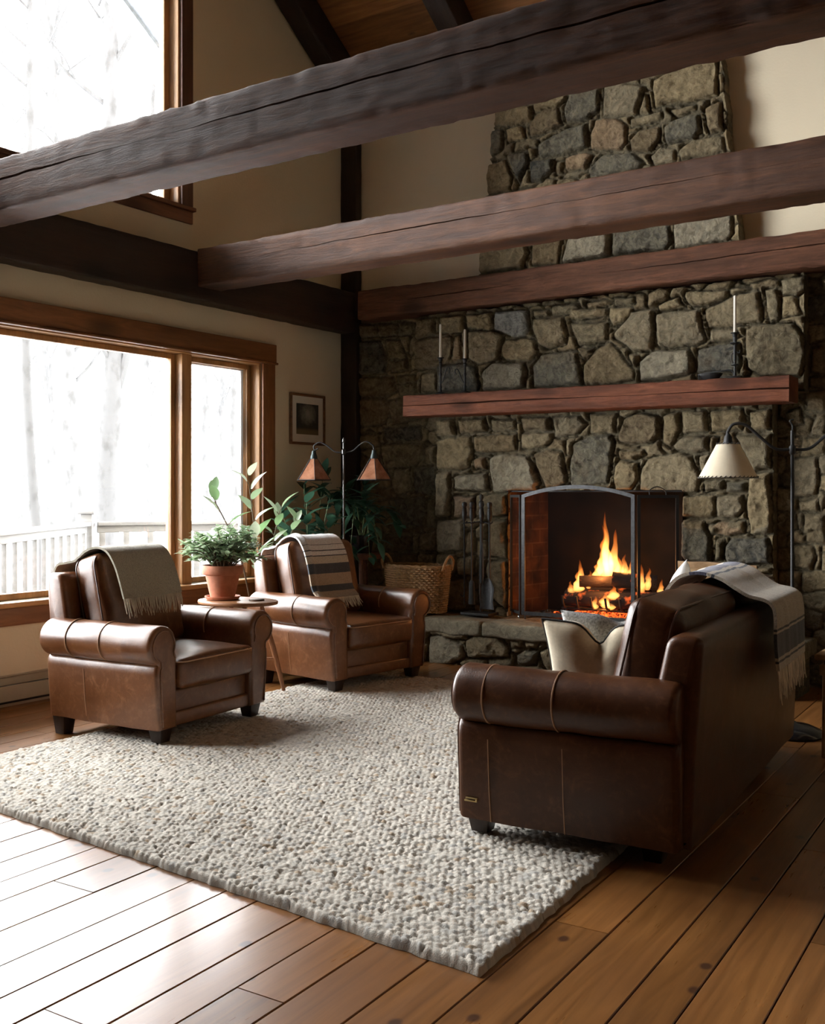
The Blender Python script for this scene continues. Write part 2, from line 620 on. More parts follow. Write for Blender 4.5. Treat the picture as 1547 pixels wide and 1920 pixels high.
def mk_leather(name, dark, light, worn, rough=0.36, spec=0.5):
    t = NT(name)
    v = t.coord()
    n1 = t.noise(v, 3.2, 6, 0.62, 0.4); n2 = t.noise(v, 26, 5, 0.6); n3 = t.noise(v, 240, 2)
    c = t.mix(t.ramp(n1, [(0.25, 0.0), (0.78, 1.0)]), dark, light)
    c = t.mix(t.math('MULTIPLY', t.ramp(n2, [(0.50, 0.0), (0.80, 1.0)]), 0.30), c, worn)
    n4 = t.noise(v, 9, 8, 0.75, 1.2)
    c = t.mix(t.math('MULTIPLY', t.ramp(n4, [(0.54, 0.0), (0.72, 1.0)]), 0.45), c, worn)
    c = t.mix(t.math('MULTIPLY', t.ramp(n4, [(0.28, 1.0), (0.42, 0.0)]), 0.5), c, tuple(x * 0.5 for x in dark))
    cr = t.voro(t.coord('Object', (1, 1, 1)), 95, 'DISTANCE_TO_EDGE')
    rg = t.math('ADD', t.math('MULTIPLY', n1, 0.22), rough - 0.10)
    hh = t.math('ADD', t.math('MULTIPLY', n2, 0.6), t.math('ADD', t.math('MULTIPLY', n3, 0.15), t.math('MULTIPLY', t.ramp(cr, [(0.0, 0.0), (0.08, 1.0)]), 0.25)))
    t.bsdf(c, rg, 0.0, t.bump(hh, 0.16, 0.004), spec=spec)
    M[name] = t.m


mk_leather('leather', (0.075, 0.024, 0.007), (0.165, 0.062, 0.020), (0.30, 0.15, 0.07), 0.31, 0.6)
mk_leather('leather_sofa', (0.036, 0.0110, 0.0026), (0.082, 0.0275, 0.0078), (0.17, 0.070, 0.026), 0.34, 0.32)
simple('leather_seam', (0.30, 0.16, 0.08), 0.5, var=0.1, bump=0)
simple('leather_welt', (0.050, 0.018, 0.008), 0.4, var=0.1, bump=0)

# rug
t = NT('rug_wool')
at = t.n('ShaderNodeAttribute', attribute_name='col')
v = t.coord()
n1 = t.noise(v, 260, 3); n2 = t.noise(v, 1.4, 3)
c = t.mix(t.math('MULTIPLY', n1, 0.35), at.outputs['Color'], (0.36, 0.33, 0.28))
t.bsdf(c, 0.95, 0.0, t.bump(n1, 0.7, 0.004), spec=0.1, sheen=0.15)
M['rug_wool'] = t.m


def mk_throw(name, stripes, base, weave=420):
    """stripes: list of (s, colour) stops along the cloth's length in metres / L"""
    t = NT(name)
    tc = t.n('ShaderNodeTexCoord')
    sp = t.n('ShaderNodeSeparateXYZ'); t.l(tc.outputs['UV'], sp.inputs[0])
    v = t.coord()
    nz = t.noise(v, 160, 3); nb = t.noise(v, 9, 3)
    if stripes:
        w = t.math('ADD', sp.outputs[1], t.math('MULTIPLY', t.math('SUBTRACT', nb, 0.5), 0.006))
        c = t.ramp(w, stripes, 'CONSTANT')
    else:
        c = t.mix(0.0, base, base)
    c = t.mix(t.math('MULTIPLY', t.ramp(nz, [(0.4, 0.0), (0.7, 1.0)]), 0.8), c, (0.55, 0.55, 0.55), 'MULTIPLY')
    t.bsdf(c, 0.95, 0.0, t.bump(nz, 0.8, 0.004), spec=0.1, sheen=0.3)
    M[name] = t.m


OW = (0.55, 0.50, 0.41); NV = (0.075, 0.085, 0.10); TN = (0.42, 0.33, 0.24); WH = (0.72, 0.71, 0.70)
mk_throw('throw_grey', None, (0.40, 0.375, 0.295))
mk_throw('throw_striped', [(0.0, TN), (0.06, NV), (0.12, TN), (0.205, NV), (0.28, OW), (0.335, NV), (0.341, WH), (0.375, NV), (0.381, WH), (0.42, NV), (0.425, WH), (0.9, NV), (0.95, OW)], (0.5, 0.46, 0.4))
mk_throw('throw_cream', [(0.0, OW), (0.035, NV), (0.045, OW), (0.06, (0.10, 0.115, 0.14)), (0.18, OW), (0.195, NV), (0.205, (0.50, 0.45, 0.36)), (0.62, NV), (0.635, OW), (0.66, (0.12, 0.12, 0.17)), (0.74, OW), (0.8, OW)], (0.52, 0.47, 0.38))
simple('fringe_grey', (0.66, 0.60, 0.47), 0.95, bump=0)
simple('fringe_cream', (0.74, 0.65, 0.50), 0.95, bump=0)

simple('pillow_cream', (0.60, 0.52, 0.375), 0.95, nscale=90, var=0.08, bump=0.2, sheen=0.2)
simple('pillow_grey', (0.30, 0.30, 0.29), 0.95, nscale=120, var=0.5, bump=0.4)
t = NT('pillow_striped')
tc = t.n('ShaderNodeTexCoord'); sp = t.n('ShaderNodeSeparateXYZ'); t.l(tc.outputs['UV'], sp.inputs[0])
st = t.math('GREATER_THAN', t.math('FRACT', t.math('MULTIPLY', sp.outputs[0], 17.0)), 0.82)
nz = t.noise(t.coord(), 150, 2)
c = t.mix(t.math('MULTIPLY', st, 0.8), (0.70, 0.69, 0.67), (0.16, 0.16, 0.19))
t.bsdf(c, 0.95, 0.0, t.bump(nz, 0.4, 0.003), spec=0.1)
M['pillow_striped'] = t.m
simple('piping_dark', (0.02, 0.018, 0.016), 0.8, bump=0)

simple('iron', (0.007, 0.007, 0.007), 0.6, 0.0, nscale=60, bump=0.2)
simple('iron_grey', (0.06, 0.062, 0.064), 0.42, 0.7, nscale=60, bump=0.1)
simple('black_enamel', (0.012, 0.012, 0.014), 0.18, bump=0)
simple('steel_pole', (0.10, 0.10, 0.10), 0.3, 0.9, bump=0)
simple('candle_wax', (0.80, 0.76, 0.66), 0.5, var=0.03, bump=0)
simple('wick', (0.02, 0.02, 0.02), 0.9, bump=0)
simple('terracotta', (0.36, 0.13, 0.065), 0.75, nscale=30, var=0.15)
simple('soil', (0.02, 0.013, 0.008), 0.95, nscale=60, bump=0.8)
simple('stem_brown', (0.12, 0.08, 0.045), 0.7, bump=0)
simple('stem_green', (0.12, 0.17, 0.07), 0.6, bump=0)
simple('wicker', (0.40, 0.235, 0.10), 0.6, nscale=40, var=0.25, bump=0.3)
simple('mat_board', (0.60, 0.58, 0.52), 0.9, bump=0, var=0.02)
simple('heater_paint', (0.27, 0.235, 0.17), 0.45, bump=0, var=0.04)
simple('heater_dark', (0.02, 0.02, 0.018), 0.6, bump=0)
simple('vinyl', (0.40, 0.38, 0.37), 0.4, bump=0, var=0.03)
simple('sash_gap_strip', (0.012, 0.012, 0.012), 0.6, bump=0)
simple('fascia', (0.10, 0.115, 0.14), 0.7, bump=0)
simple('snow', (0.80, 0.82, 0.84), 0.9, nscale=2, var=0.04, bump=0.2)
simple('ash', (0.13, 0.11, 0.085), 0.95, nscale=50, var=0.6, bump=0.8)
simple('brass_label', (0.45, 0.33, 0.14), 0.4, 0.6, bump=0)
simple('coaster', (0.10, 0.055, 0.03), 0.6, bump=0)
simple('cord_black', (0.01, 0.01, 0.01), 0.5, bump=0)
simple('room_dark', (0.035, 0.026, 0.018), 0.8, nscale=3, bump=0)  # for unseen walls, dark to keep bounce light low


def mk_leaf(name, a, b, rough=0.4, back=None):
    t = NT(name)
    geo = t.n('ShaderNodeNewGeometry')
    r = geo.outputs['Random Per Island']
    n1 = t.noise(t.coord(), 25, 3)
    c = t.mix(r, a, b)
    c = t.mix(t.math('MULTIPLY', n1, 0.3), c, tuple(x * 0.6 for x in a))
    p = t.n('ShaderNodeBsdfPrincipled')
    t.l(c, p.inputs['Base Color']); p.inputs['Roughness'].default_value = rough
    tr = t.n('ShaderNodeBsdfTranslucent'); t.l(c, tr.inputs[0])
    mx = t.n('ShaderNodeMixShader'); mx.inputs[0].default_value = 0.42
    t.l(p.outputs[0], mx.inputs[1]); t.l(tr.outputs[0], mx.inputs[2]); t.l(mx.outputs[0], t.out.inputs[0])
    M[name] = t.m


mk_leaf('leaf_jade', (0.14, 0.24, 0.10), (0.44, 0.54, 0.36), 0.45)
mk_leaf('leaf_rubber', (0.11, 0.22, 0.08), (0.36, 0.40, 0.29), 0.35)
mk_leaf('leaf_dark', (0.014, 0.05, 0.028), (0.065, 0.15, 0.095), 0.3)
mk_leaf('leaf_red', (0.20, 0.05, 0.02), (0.26, 0.10, 0.04), 0.4)

# birch bark
t = NT('birch_bark')
v = t.coord('Object', (4, 4, 2.2))
n1 = t.noise(v, 2.0, 5, 0.6)
c = t.mix(t.ramp(n1, [(0.50, 0.0), (0.66, 1.0)]), (0.040, 0.040, 0.040), (0.029, 0.0287, 0.028))
t.bsdf(c, 0.9, spec=0.1)
M['birch_bark'] = t.m

# glass
t = NT('window_glass')
tr = t.n('ShaderNodeBsdfTransparent'); gl = t.n('ShaderNodeBsdfGlossy'); gl.inputs['Roughness'].default_value = 0.02
fr = t.n('ShaderNodeFresnel'); fr.inputs['IOR'].default_value = 1.25
mx = t.n('ShaderNodeMixShader')
t.l(fr.outputs[0], mx.inputs[0]); t.l(tr.outputs[0], mx.inputs[1]); t.l(gl.outputs[0], mx.inputs[2]); t.l(mx.outputs[0], t.out.inputs[0])
M['window_glass'] = t.m

# fire-screen wire mesh seen as a thin dark veil
t = NT('screen_mesh')
tr = t.n('ShaderNodeBsdfTransparent'); df = t.n('ShaderNodeBsdfDiffuse'); df.inputs[0].default_value = (0.02, 0.02, 0.02, 1)
mx = t.n('ShaderNodeMixShader'); mx.inputs[0].default_value = 0.16
t.l(tr.outputs[0], mx.inputs[1]); t.l(df.outputs[0], mx.inputs[2]); t.l(mx.outputs[0], t.out.inputs[0])
M['screen_mesh'] = t.m

# copper-mica lamp shade
t = NT('mica_shade')
v = t.coord()
n1 = t.noise(v, 14, 5, 0.6)
c = t.mix(t.ramp(n1, [(0.3, 0.0), (0.7, 1.0)]), (0.20, 0.075, 0.035), (0.42, 0.20, 0.12))
t.bsdf(c, 0.17, 0.0, t.bump(n1, 0.12, 0.003), spec=0.9, coat=0.6, coat_rough=0.12)
M['mica_shade'] = t.m
simple('verdigris', (0.035, 0.05, 0.05), 0.5, 0.5, bump=0.1)
t = NT('cream_shade')
n1 = t.noise(t.coord(), 30, 3)
c = t.mix(n1, (0.66, 0.58, 0.43), (0.74, 0.67, 0.52))
p = t.bsdf(c, 0.8, spec=0.2)
tr = t.n('ShaderNodeBsdfTranslucent'); t.l(c, tr.inputs[0])
mx = t.n('ShaderNodeMixShader'); mx.inputs[0].default_value = 0.3
t.l(p.outputs[0], mx.inputs[1]); t.l(tr.outputs[0], mx.inputs[2]); t.l(mx.outputs[0], t.out.inputs[0])
M['cream_shade'] = t.m

# framed print: a dim misty woodland made of noise
t = NT('print_art')
tc = t.n('ShaderNodeTexCoord')
sp = t.n('ShaderNodeSeparateXYZ'); t.l(tc.outputs['UV'], sp.inputs[0])
mpn = t.n('ShaderNodeMapping'); mpn.inputs['Scale'].default_value = (7, 5, 1); t.l(tc.outputs['UV'], mpn.inputs[0])
n1 = t.noise(mpn.outputs[0], 1.3, 5, 0.6)
dx = t.math('SUBTRACT', sp.outputs[0], 0.52); dy = t.math('SUBTRACT', sp.outputs[1], 0.68)
rr = t.math('SQRT', t.math('ADD', t.math('MULTIPLY', dx, dx), t.math('MULTIPLY', dy, dy)))
gl_ = t.ramp(t.math('ADD', rr, t.math('MULTIPLY', t.math('SUBTRACT', n1, 0.5), 0.45)), [(0.05, 1.0), (0.42, 0.0)])
c = t.mix(gl_, (0.022, 0.026, 0.026), (0.22, 0.22, 0.19))
gr = t.ramp(sp.outputs[1], [(0.12, 1.0), (0.22, 0.0)])
c = t.mix(gr, c, (0.12, 0.095, 0.05))
t.bsdf(c, 0.5)
M['print_art'] = t.m

# fire
t = NT('flame_gas')
tc = t.n('ShaderNodeTexCoord')
sp = t.n('ShaderNodeSeparateXYZ'); t.l(tc.outputs['Generated'], sp.inputs[0])
zc = sp.outputs[2]
c = t.ramp(zc, [(0.0, (1.0, 0.34, 0.07)), (0.35, (1.0, 0.42, 0.10)), (0.7, (1.0, 0.25, 0.035)), (1.0, (1.0, 0.13, 0.01))])
nz = t.noise(t.coord('Object', (14, 14, 5)), 1.6, 3)
st = t.math('MULTIPLY', t.ramp(zc, [(0.0, 0.75), (0.2, 1.0), (0.6, 0.5), (1.0, 0.22)]), t.math('ADD', 0.35, nz))
em = t.n('ShaderNodeEmission'); t.l(c, em.inputs[0]); t.l(t.math('MULTIPLY', st, 95.0), em.inputs[1])
t.l(em.outputs[0], t.out.inputs['Volume'])
M['flame_gas'] = t.m
t = NT('ember')
v = t.coord()
n1 = t.noise(v, 26, 4, 0.7)
em = t.n('ShaderNodeEmission'); em.inputs[0].default_value = (1.0, 0.10, 0.015, 1)
t.l(t.math('MULTIPLY', t.ramp(n1, [(0.45, 0.0), (0.62, 1.0)]), 5.0), em.inputs[1])
df = t.n('ShaderNodeBsdfDiffuse'); df.inputs[0].default_value = (0.03, 0.02, 0.015, 1)
ad = t.n('ShaderNodeAddShader'); t.l(em.outputs[0], ad.inputs[0]); t.l(df.outputs[0], ad.inputs[1]); t.l(ad.outputs[0], t.out.inputs[0])
M['ember'] = t.m
t = NT('charred_log')
n1 = t.noise(t.coord('Object', (3, 14, 14)), 2.0, 5, 0.65); n2 = t.noise(t.coord(), 9, 4)
c = t.mix(n1, (0.008, 0.005, 0.004), (0.030, 0.015, 0.009))
b = t.bsdf(c, 0.9, 0.0, t.bump(n1, 1.0, 0.012))
b.inputs['Emission Color'].default_value = (1.0, 0.14, 0.02, 1)
t.l(t.math('MULTIPLY', t.ramp(n2, [(0.62, 0.0), (0.72, 1.0)]), 1.0), b.inputs['Emission Strength'])
M['charred_log'] = t.m
# ------------------------------------------------------------------ room shell
XW = -5.80          # window wall
YF = 7.60           # fireplace wall (plaster)
YB = -2.6           # wall behind the camera
XR = 5.0
RIDGE = 3.4
def roof_z(y, k=0.0):
    s = 5.755 - 0.68 * (y - 6.605)
    if y < RIDGE:
        s = 5.755 - 0.68 * ((2 * RIDGE - y) - 6.605)
    return s + k

W1 = (2.2, 6.44, 0.66, 2.43)      # lower picture window: y0,y1,z0,z1
W2 = (2.6, 5.54, 3.513, 5.75)     # upper window
def wall_strip(mb, y0, y1, x0, x1, z0, z1=None):
    if z1 is None:
        a, b = roof_z(y0, 0.02), roof_z(y1, 0.02)
    else:
        a = b = z1
    mb.hexa([(x0, y0, z0), (x1, y0, z0), (x1, y1, z0), (x0, y1, z0), (x0, y0, a), (x1, y0, a), (x1, y1, b), (x0, y1, b)])

mb = MB()
ys = sorted({YB, 0.0, W1[0], W2[0], RIDGE, W2[1], W1[1], YF + 0.2})
for a, b in zip(ys[:-1], ys[1:]):
    m = (a + b) / 2
    in1 = W1[0] < m < W1[1]; in2 = W2[0] < m < W2[1]
    z = -0.05
    if in1:
        wall_strip(mb, a, b, XW - 0.2, XW, z, W1[2]); z = W1[3]
    if in2:
        wall_strip(mb, a, b, XW - 0.2, XW, z, W2[2]); z = W2[3]
    wall_strip(mb, a, b, XW - 0.2, XW, z, None)
tag(mb.build('wall_left', 'plaster', smooth=False), kind='structure')

mb = MB()
OX0, OX1, OZ0, OZ1 = -4.04, -2.594, 0.365, 1.37      # fireplace opening
for (a, b, z0, z1) in ((XW, OX0 - 0.1, -0.05, 5.12), (OX0 - 0.1, OX1 + 0.1, 1.75, 5.12), (OX1 + 0.1, XR, -0.05, 5.12)):
    mb.box((a, YF, z0), (b, YF + 0.2, z1))
tag(mb.build('wall_fireplace', 'plaster', smooth=False), kind='structure')
mb = MB()
for a, b in zip(ys[:-1], ys[1:]):
    wall_strip(mb, a, b, XR, XR + 0.2, 2.6, None)
tag(mb.build('wall_right', 'plaster', smooth=False), kind='structure')  # unseen upper part, kept pale to bounce light onto the window wall
mb = MB(); mb.box((XR, YB, -0.05), (XR + 0.2, YF + 0.2, 2.6))
tag(mb.build('wall_right_dark_lower', 'room_dark', smooth=False), kind='structure')  # unseen lower part, added dark so little light bounces onto the sofa
mb = MB(); mb.box((XW, YB - 0.2, -0.05), (XR, YB, roof_z(YB) + 0.1))
tag(mb.build('wall_back', 'room_dark', smooth=False), kind='structure')

# ceiling: two sloped slabs, running out past the gable as the eave
mb = MB()
for (y0, y1) in ((RIDGE, YF + 0.8), (RIDGE, YB - 0.3)):
    a, b = roof_z(y0), roof_z(y1)
    x0, x1 = -7.3, XR + 0.3
    mb.hexa([(x0, y0, a), (x1, y0, a), (x1, y1, b), (x0, y1, b), (x0, y0, a + 0.12), (x1, y0, a + 0.12), (x1, y1, b + 0.12), (x0, y1, b + 0.12)])
tag(mb.build('ceiling', 'ceiling_boards', smooth=False), kind='structure')
mb = MB()
for (x0, x1) in ((-7.42, -7.24),):
    a, b = roof_z(RIDGE, -0.30), roof_z(YF + 0.8, -0.30)
    mb.hexa([(x0, RIDGE, a), (x1, RIDGE, a), (x1, YF + 0.8, b), (x0, YF + 0.8, b), (x0, RIDGE, a + 0.45), (x1, RIDGE, a + 0.45), (x1, YF + 0.8, b + 0.45), (x0, YF + 0.8, b + 0.45)])
# soffit between gable wall and barge board
a, b = roof_z(RIDGE, -0.26), roof_z(YF + 0.8, -0.26)
mb.hexa([(-7.24, RIDGE, a), (-6.02, RIDGE, a), (-6.02, YF + 0.8, b), (-7.24, YF + 0.8, b), (-7.24, RIDGE, a + 0.05), (-6.02, RIDGE, a + 0.05), (-6.02, YF + 0.8, b + 0.05), (-7.24, YF + 0.8, b + 0.05)])
tag(mb.build('trim_eave', 'fascia', smooth=False), kind='structure')

# floor: real planks with open seams over a dark sub-floor
rng = random.Random(11)
mb = MB()
x = -6.3
while x < 5.4:
    w = rng.choice((0.145, 0.165, 0.18, 0.195, 0.205))
    y = -3.2 - rng.random() * 2.5
    while y < 8.3:
        L = rng.uniform(1.6, 3.6)
        g = 0.0016 if rng.random() < 0.7 else 0.0032
        dz = rng.uniform(-0.0008, 0.0)
        c = 0.0022
        a0, a1, b0, b1 = x + g, x + w - g, y + 0.0012, y + L - 0.0012
        vs = [(a0, b0, -0.02), (a1, b0, -0.02), (a1, b1, -0.02), (a0, b1, -0.02),
              (a0, b0, dz - c), (a1, b0, dz - c), (a1, b1, dz - c), (a0, b1, dz - c),
              (a0 + c, b0 + c * .4, dz), (a1 - c, b0 + c * .4, dz), (a1 - c, b1 - c * .4, dz), (a0 + c, b1 - c * .4, dz)]
        mb.add(vs, [(8, 9, 10, 11)] + [(4 + i, 4 + (i + 1) % 4, 8 + (i + 1) % 4, 8 + i) for i in range(4)] + [(i, (i + 1) % 4, 4 + (i + 1) % 4, 4 + i) for i in range(4)])
        y += L
    x += w
fl = mb.build('floor', 'floor_boards', smooth=False)
fl.rotation_euler = (0, 0, math.radians(1.8))
tag(fl, kind='structure')
mb = MB(); mb.box((-6.2, -3.0, -0.12), (5.4, 8.3, -0.018))
tag(mb.build('floor_base', 'under_floor', smooth=False), kind='structure')

# ------------------------------------------------------------------ windows
def bar(mb, x0, x1, y0, y1, z0, z1, b=0.006):
    mb.bbox((min(x0, x1), min(y0, y1), min(z0, z1)), (max(x0, x1), max(y0, y1), max(z0, z1)), b)

win = tag(empty('window_1', (XW, (W1[0] + W1[1]) / 2, W1[2])), kind='structure')
wo = win.location.copy()
def wbuild(mb, name, mat, parent, **kw):
    o = mb.build(name, mat, None, **kw)
    o.parent = parent
    o.matrix_parent_inverse = Matrix.Translation(-parent.location)
    return o
y0, y1, z0, z1 = W1
mb = MB(); bar(mb, XW, XW + 0.028, y1 - 0.004, y1 + 0.145, z0 - 0.02, z1 + 0.02); wbuild(mb, 'side_casing', 'casing_wood_z', win)
mb = MB(); bar(mb, XW, XW + 0.034, y0 - 0.15, y1 + 0.155, z1 + 0.005, z1 + 0.155); wbuild(mb, 'head_casing', 'casing_wood_y', win)
mb = MB(); bar(mb, XW, XW + 0.05, y0 - 0.15, y1 + 0.16, z1 - 0.012, z1 + 0.006); wbuild(mb, 'head_bead', 'casing_wood_y', win)
mb = MB(); bar(mb, XW - 0.13, XW + 0.06, y0 - 0.18, y1 + 0.17, z0 - 0.035, z0, 0.01); wbuild(mb, 'sill', 'sash_wood_y', win)
mb = MB(); bar(mb, XW, XW + 0.026, y0 - 0.15, y1 + 0.15, z0 - 0.15, z0 - 0.035); wbuild(mb, 'apron', 'casing_wood_y', win)
mb = MB(); bar(mb, XW - 0.2, XW, y1 - 0.022, y1, z0, z1); bar(mb, XW - 0.2, XW, y0, y0 + 0.022, z0, z1); wbuild(mb, 'side_jamb', 'sash_wood_z', win)
mb = MB(); bar(mb, XW - 0.2, XW, y0, y1, z1 - 0.022, z1); wbuild(mb, 'head_jamb', 'sash_wood_y', win)
for (ma, mb_) in ((5.575, 5.675), (3.15, 3.28)):
    mb = MB(); bar(mb, XW - 0.16, XW - 0.015, ma, mb_, z0, z1 - 0.022); wbuild(mb, 'mullion', 'sash_wood_z', win)
def sash(parent, ya, yb, za, zb, w=0.05, xa=XW - 0.15, xb=XW - 0.09, mat='sash_wood_z', vin=None):
    mb = MB()
    bar(mb, xa, xb, ya, ya + w, za, zb); bar(mb, xa, xb, yb - w, yb, za, zb)
    bar(mb, xa, xb, ya + w, yb - w, za, za + w); bar(mb, xa, xb, ya + w, yb - w, zb - w, zb)
    s = wbuild(mb, 'sash', mat, parent)
    if vin:
        mb = MB(); q = w
        bar(mb, xa - 0.012, xa + 0.02, yb - q - 0.035, yb - q, za + q, zb - q); bar(mb, xa - 0.012, xa + 0.02, ya + q, yb - q, zb - q - 0.012, zb - q)
        mb.build('weather_strip', 'vinyl', s)
    mb = MB(); mb.box((xa + 0.025, ya + w, za + w), (xa + 0.031, yb - w, zb - w))
    return wbuild(mb, 'pane', 'window_glass', parent, smooth=False)
sash(win, 5.675, y1 - 0.03, z0, z1 - 0.022, 0.042, vin=True)
sash(win, 3.28, 5.575, z0, z1 - 0.022, 0.042)
sash(win, y0 + 0.022, 3.15, z0, z1 - 0.022, 0.042)
mb = MB(); bar(mb, XW - 0.15, XW - 0.1, y1 - 0.03, y1 - 0.02, z0, z1 - 0.02); wbuild(mb, 'sash_gap_strip', 'sash_gap_strip', win)  # added black strip, paints the dark gap beside the sash

win2 = tag(empty('window_2', (XW, (W2[0] + W2[1]) / 2, W2[2])), kind='structure')
y0, y1, z0, z1 = W2
mb = MB(); bar(mb, XW, XW + 0.026, y1 - 0.003, y1 + 0.11, z0 - 0.02, z1 + 0.02); wbuild(mb, 'side_casing', 'dark_casing_z', win2)
mb = MB(); bar(mb, XW, XW + 0.026, y0 - 0.12, y1 + 0.11, z1, z1 + 0.12); wbuild(mb, 'head_casing', 'dark_casing_y', win2)
mb = MB(); bar(mb, XW - 0.12, XW + 0.045, y0 - 0.12, y1 + 0.125, z0 - 0.03, z0); wbuild(mb, 'sill', 'dark_casing_y', win2)
mb = MB(); bar(mb, XW, XW + 0.024, y0 - 0.12, y1 + 0.11, z0 - 0.125, z0 - 0.03); wbuild(mb, 'apron', 'dark_casing_y', win2)
mb = MB(); bar(mb, XW - 0.2, XW, y1 - 0.02, y1, z0, z1); bar(mb, XW - 0.2, XW, y0, y0 + 0.02, z0, z1); wbuild(mb, 'side_jamb', 'sash_wood_z', win2)
mb = MB(); bar(mb, XW - 0.2, XW, y0, y1, z1 - 0.02, z1); wbuild(mb, 'head_jamb', 'casing_wood_y', win2)
sash(win2, 3.75, y1 - 0.02, z0, z1 - 0.02, 0.055)
sash(win2, y0 + 0.02, 3.75, z0, z1 - 0.02, 0.055)

# ------------------------------------------------------------------ timbers
def timber(name, mat, p0, p1, w, h, seed, crack=None, chamf=0.012, rough=0.007, m=110, nside=9, parent=None):
    """hewn beam from p0 to p1 (centre line); w across (horizontal), h vertical; crack on the near (-w) face"""
    p0 = Vector(p0); p1 = Vector(p1)
    ax = (p1 - p0); L = ax.length; ax.normalize()
    if abs(ax.z) > 0.9:
        side = Vector((0, 1, 0)); up = ax.cross(side)
        up = Vector((1, 0, 0))
    else:
        side = Vector((0, 0, 1)).cross(ax).normalized(); up = ax.cross(side)
    base = []
    ch = chamf
    W, H = w / 2, h / 2
    b_list = [-H + ch + (2 * H - 2 * ch) * i / nside for i in range(nside + 1)]
    for b in reversed(b_list): base.append(('n', -W, b))
    base.append(('c', -W + ch * .3, -H + ch * .3))
    for i in range(nside // 2 + 1): base.append(('b', -W + ch + (2 * W - 2 * ch) * i / (nside // 2), -H))
    base.append(('c', W - ch * .3, -H + ch * .3))
    for b in b_list: base.append(('f', W, b))
    base.append(('c', W - ch * .3, H - ch * .3))
    for i in range(nside // 2 + 1): base.append(('t', W - ch - (2 * W - 2 * ch) * i / (nside // 2), H))
    base.append(('c', -W + ch * .3, H - ch * .3))
    rings = []
    for i in range(m + 1):
        s = L * i / m
        ring = []
        rowc = None
        for k, (kind, a, b) in enumerate(base):
            q = p0 + ax * s + side * a + up * b
            nv = mnoise.noise_vector(Vector((s * 1.3, a * 3, b * 3)) + Vector((seed * 5.1, 0, 0)))
            n2 = mnoise.noise(Vector((s * 7.0, a * 14, b * 12)) + Vector((seed * 2.1, 3, 0)))
            n3 = mnoise.noise(Vector((s * 26.0, a * 30, b * 22)) + Vector((seed, 0, 9)))
            amp = rough * (1.5 * abs(n2) + 0.55 * n3)
            d = Vector((0, 0, 0))
            if kind in 'nf': d = side * (math.copysign(1, a) * -amp)
            elif kind in 'bt': d = up * (math.copysign(1, b) * -amp)
            else: d = -(side * math.copysign(1, a) + up * math.copysign(1, b)) * amp * 1.3
            ring.append(q + d + (side * nv.x + up * nv.y) * rough * 0.4)
        rings.append(ring)
    if crack is not None:
        # insert a wandering check into the near face: two rows pinched together with a deep row between
        out = []
        for i, ring in enumerate(rings):
            s = L * i / m
            f = crack + 0.10 * mnoise.noise(Vector((s * 0.55, seed * 3.3, 0))) + 0.02 * mnoise.noise(Vector((s * 5, seed, 1)))
            op = max(0.0, mnoise.noise(Vector((s * 0.8, seed * 1.3, 5))) + 0.42)
            wd = 0.0006 + 0.0075 * min(op, 0.8); dp = 0.0015 + 0.045 * min(op, 0.8)
            k = min(max(int(f * nside), 1), nside - 2)
            top, bot = ring[0], ring[nside]
            r2 = list(ring)
            # slide the rows so that one pair brackets the crack
            cpos = top + (bot - top) * f
            A = cpos + up * wd; C = cpos - up * wd; Bm = cpos + side * dp
            newf = []
            kk = nside // 2
            for j in range(kk + 1):
                t_ = j / kk
                src = f * t_ * nside
                j0 = min(int(src), nside - 1); fr_ = src - j0
                p = ring[j0] * (1 - fr_) + ring[j0 + 1] * fr_
                newf.append(p if j < kk else p + up * wd)
            last = newf[-1]
            newf.append(last - up * wd + side * dp)
            for j in range(nside - kk + 1):
                t_ = j / (nside - kk)
                src = (f + (1 - f) * t_) * nside
                j0 = min(int(src), nside - 1); fr_ = src - j0
                p = ring[j0] * (1 - fr_) + ring[j0 + 1] * fr_
                newf.append(p if j > 0 else p - up * wd)
            out.append(newf + r2[nside + 1:])
        rings = out
    mb = MB(); mb.loft(rings)
    o = mb.build(name, mat, parent, angle=50)
    return o

ZT, ZBm = 3.17, 2.886
zc, hh = (ZT + ZBm) / 2, ZT - ZBm
tag(timber('tie_beam', 'beam_wood', (-5.63, 3.575, zc), (XR, 3.575, zc), 0.25, hh, 3, 0.42, 0.014, 0.0062, m=300), 'hewn dark timber tie beam crossing overhead nearest the camera, with a long split', 'beam', 'hewn tie beams')
tag(timber('tie_beam', 'beam_wood', (-5.63, 5.675, zc), (XR, 5.675, zc), 0.25, hh, 8, 0.40, 0.014, 0.0062, m=280), 'hewn timber tie beam, middle one of the three, crossing in front of the chimney', 'beam', 'hewn tie beams')
tag(timber('header_beam', 'header_wood', (-5.48, 7.465, 3.0), (XR, 7.465, 3.0), 0.26, 0.255, 15, 0.45, 0.014, 0.009, m=200), 'reddish hewn timber header beam lying along the top of the stone fireplace wall', 'beam')
tag(timber('wall_beam', 'beam_wood_y', (-5.71, YB, 2.97), (-5.71, 7.49, 2.97), 0.17, 0.36, 21, None, 0.012, 0.006, m=120), 'very dark timber beam running along the window wall between the two windows', 'beam')
tag(timber('corner_post', 'post_wood', (-5.71, 7.543, 0.0), (-5.71, 7.543, 4.78), 0.085, 0.18, 25, None, 0.008, 0.004, m=60), 'dark timber corner post where the window wall meets the stone wall', 'post')
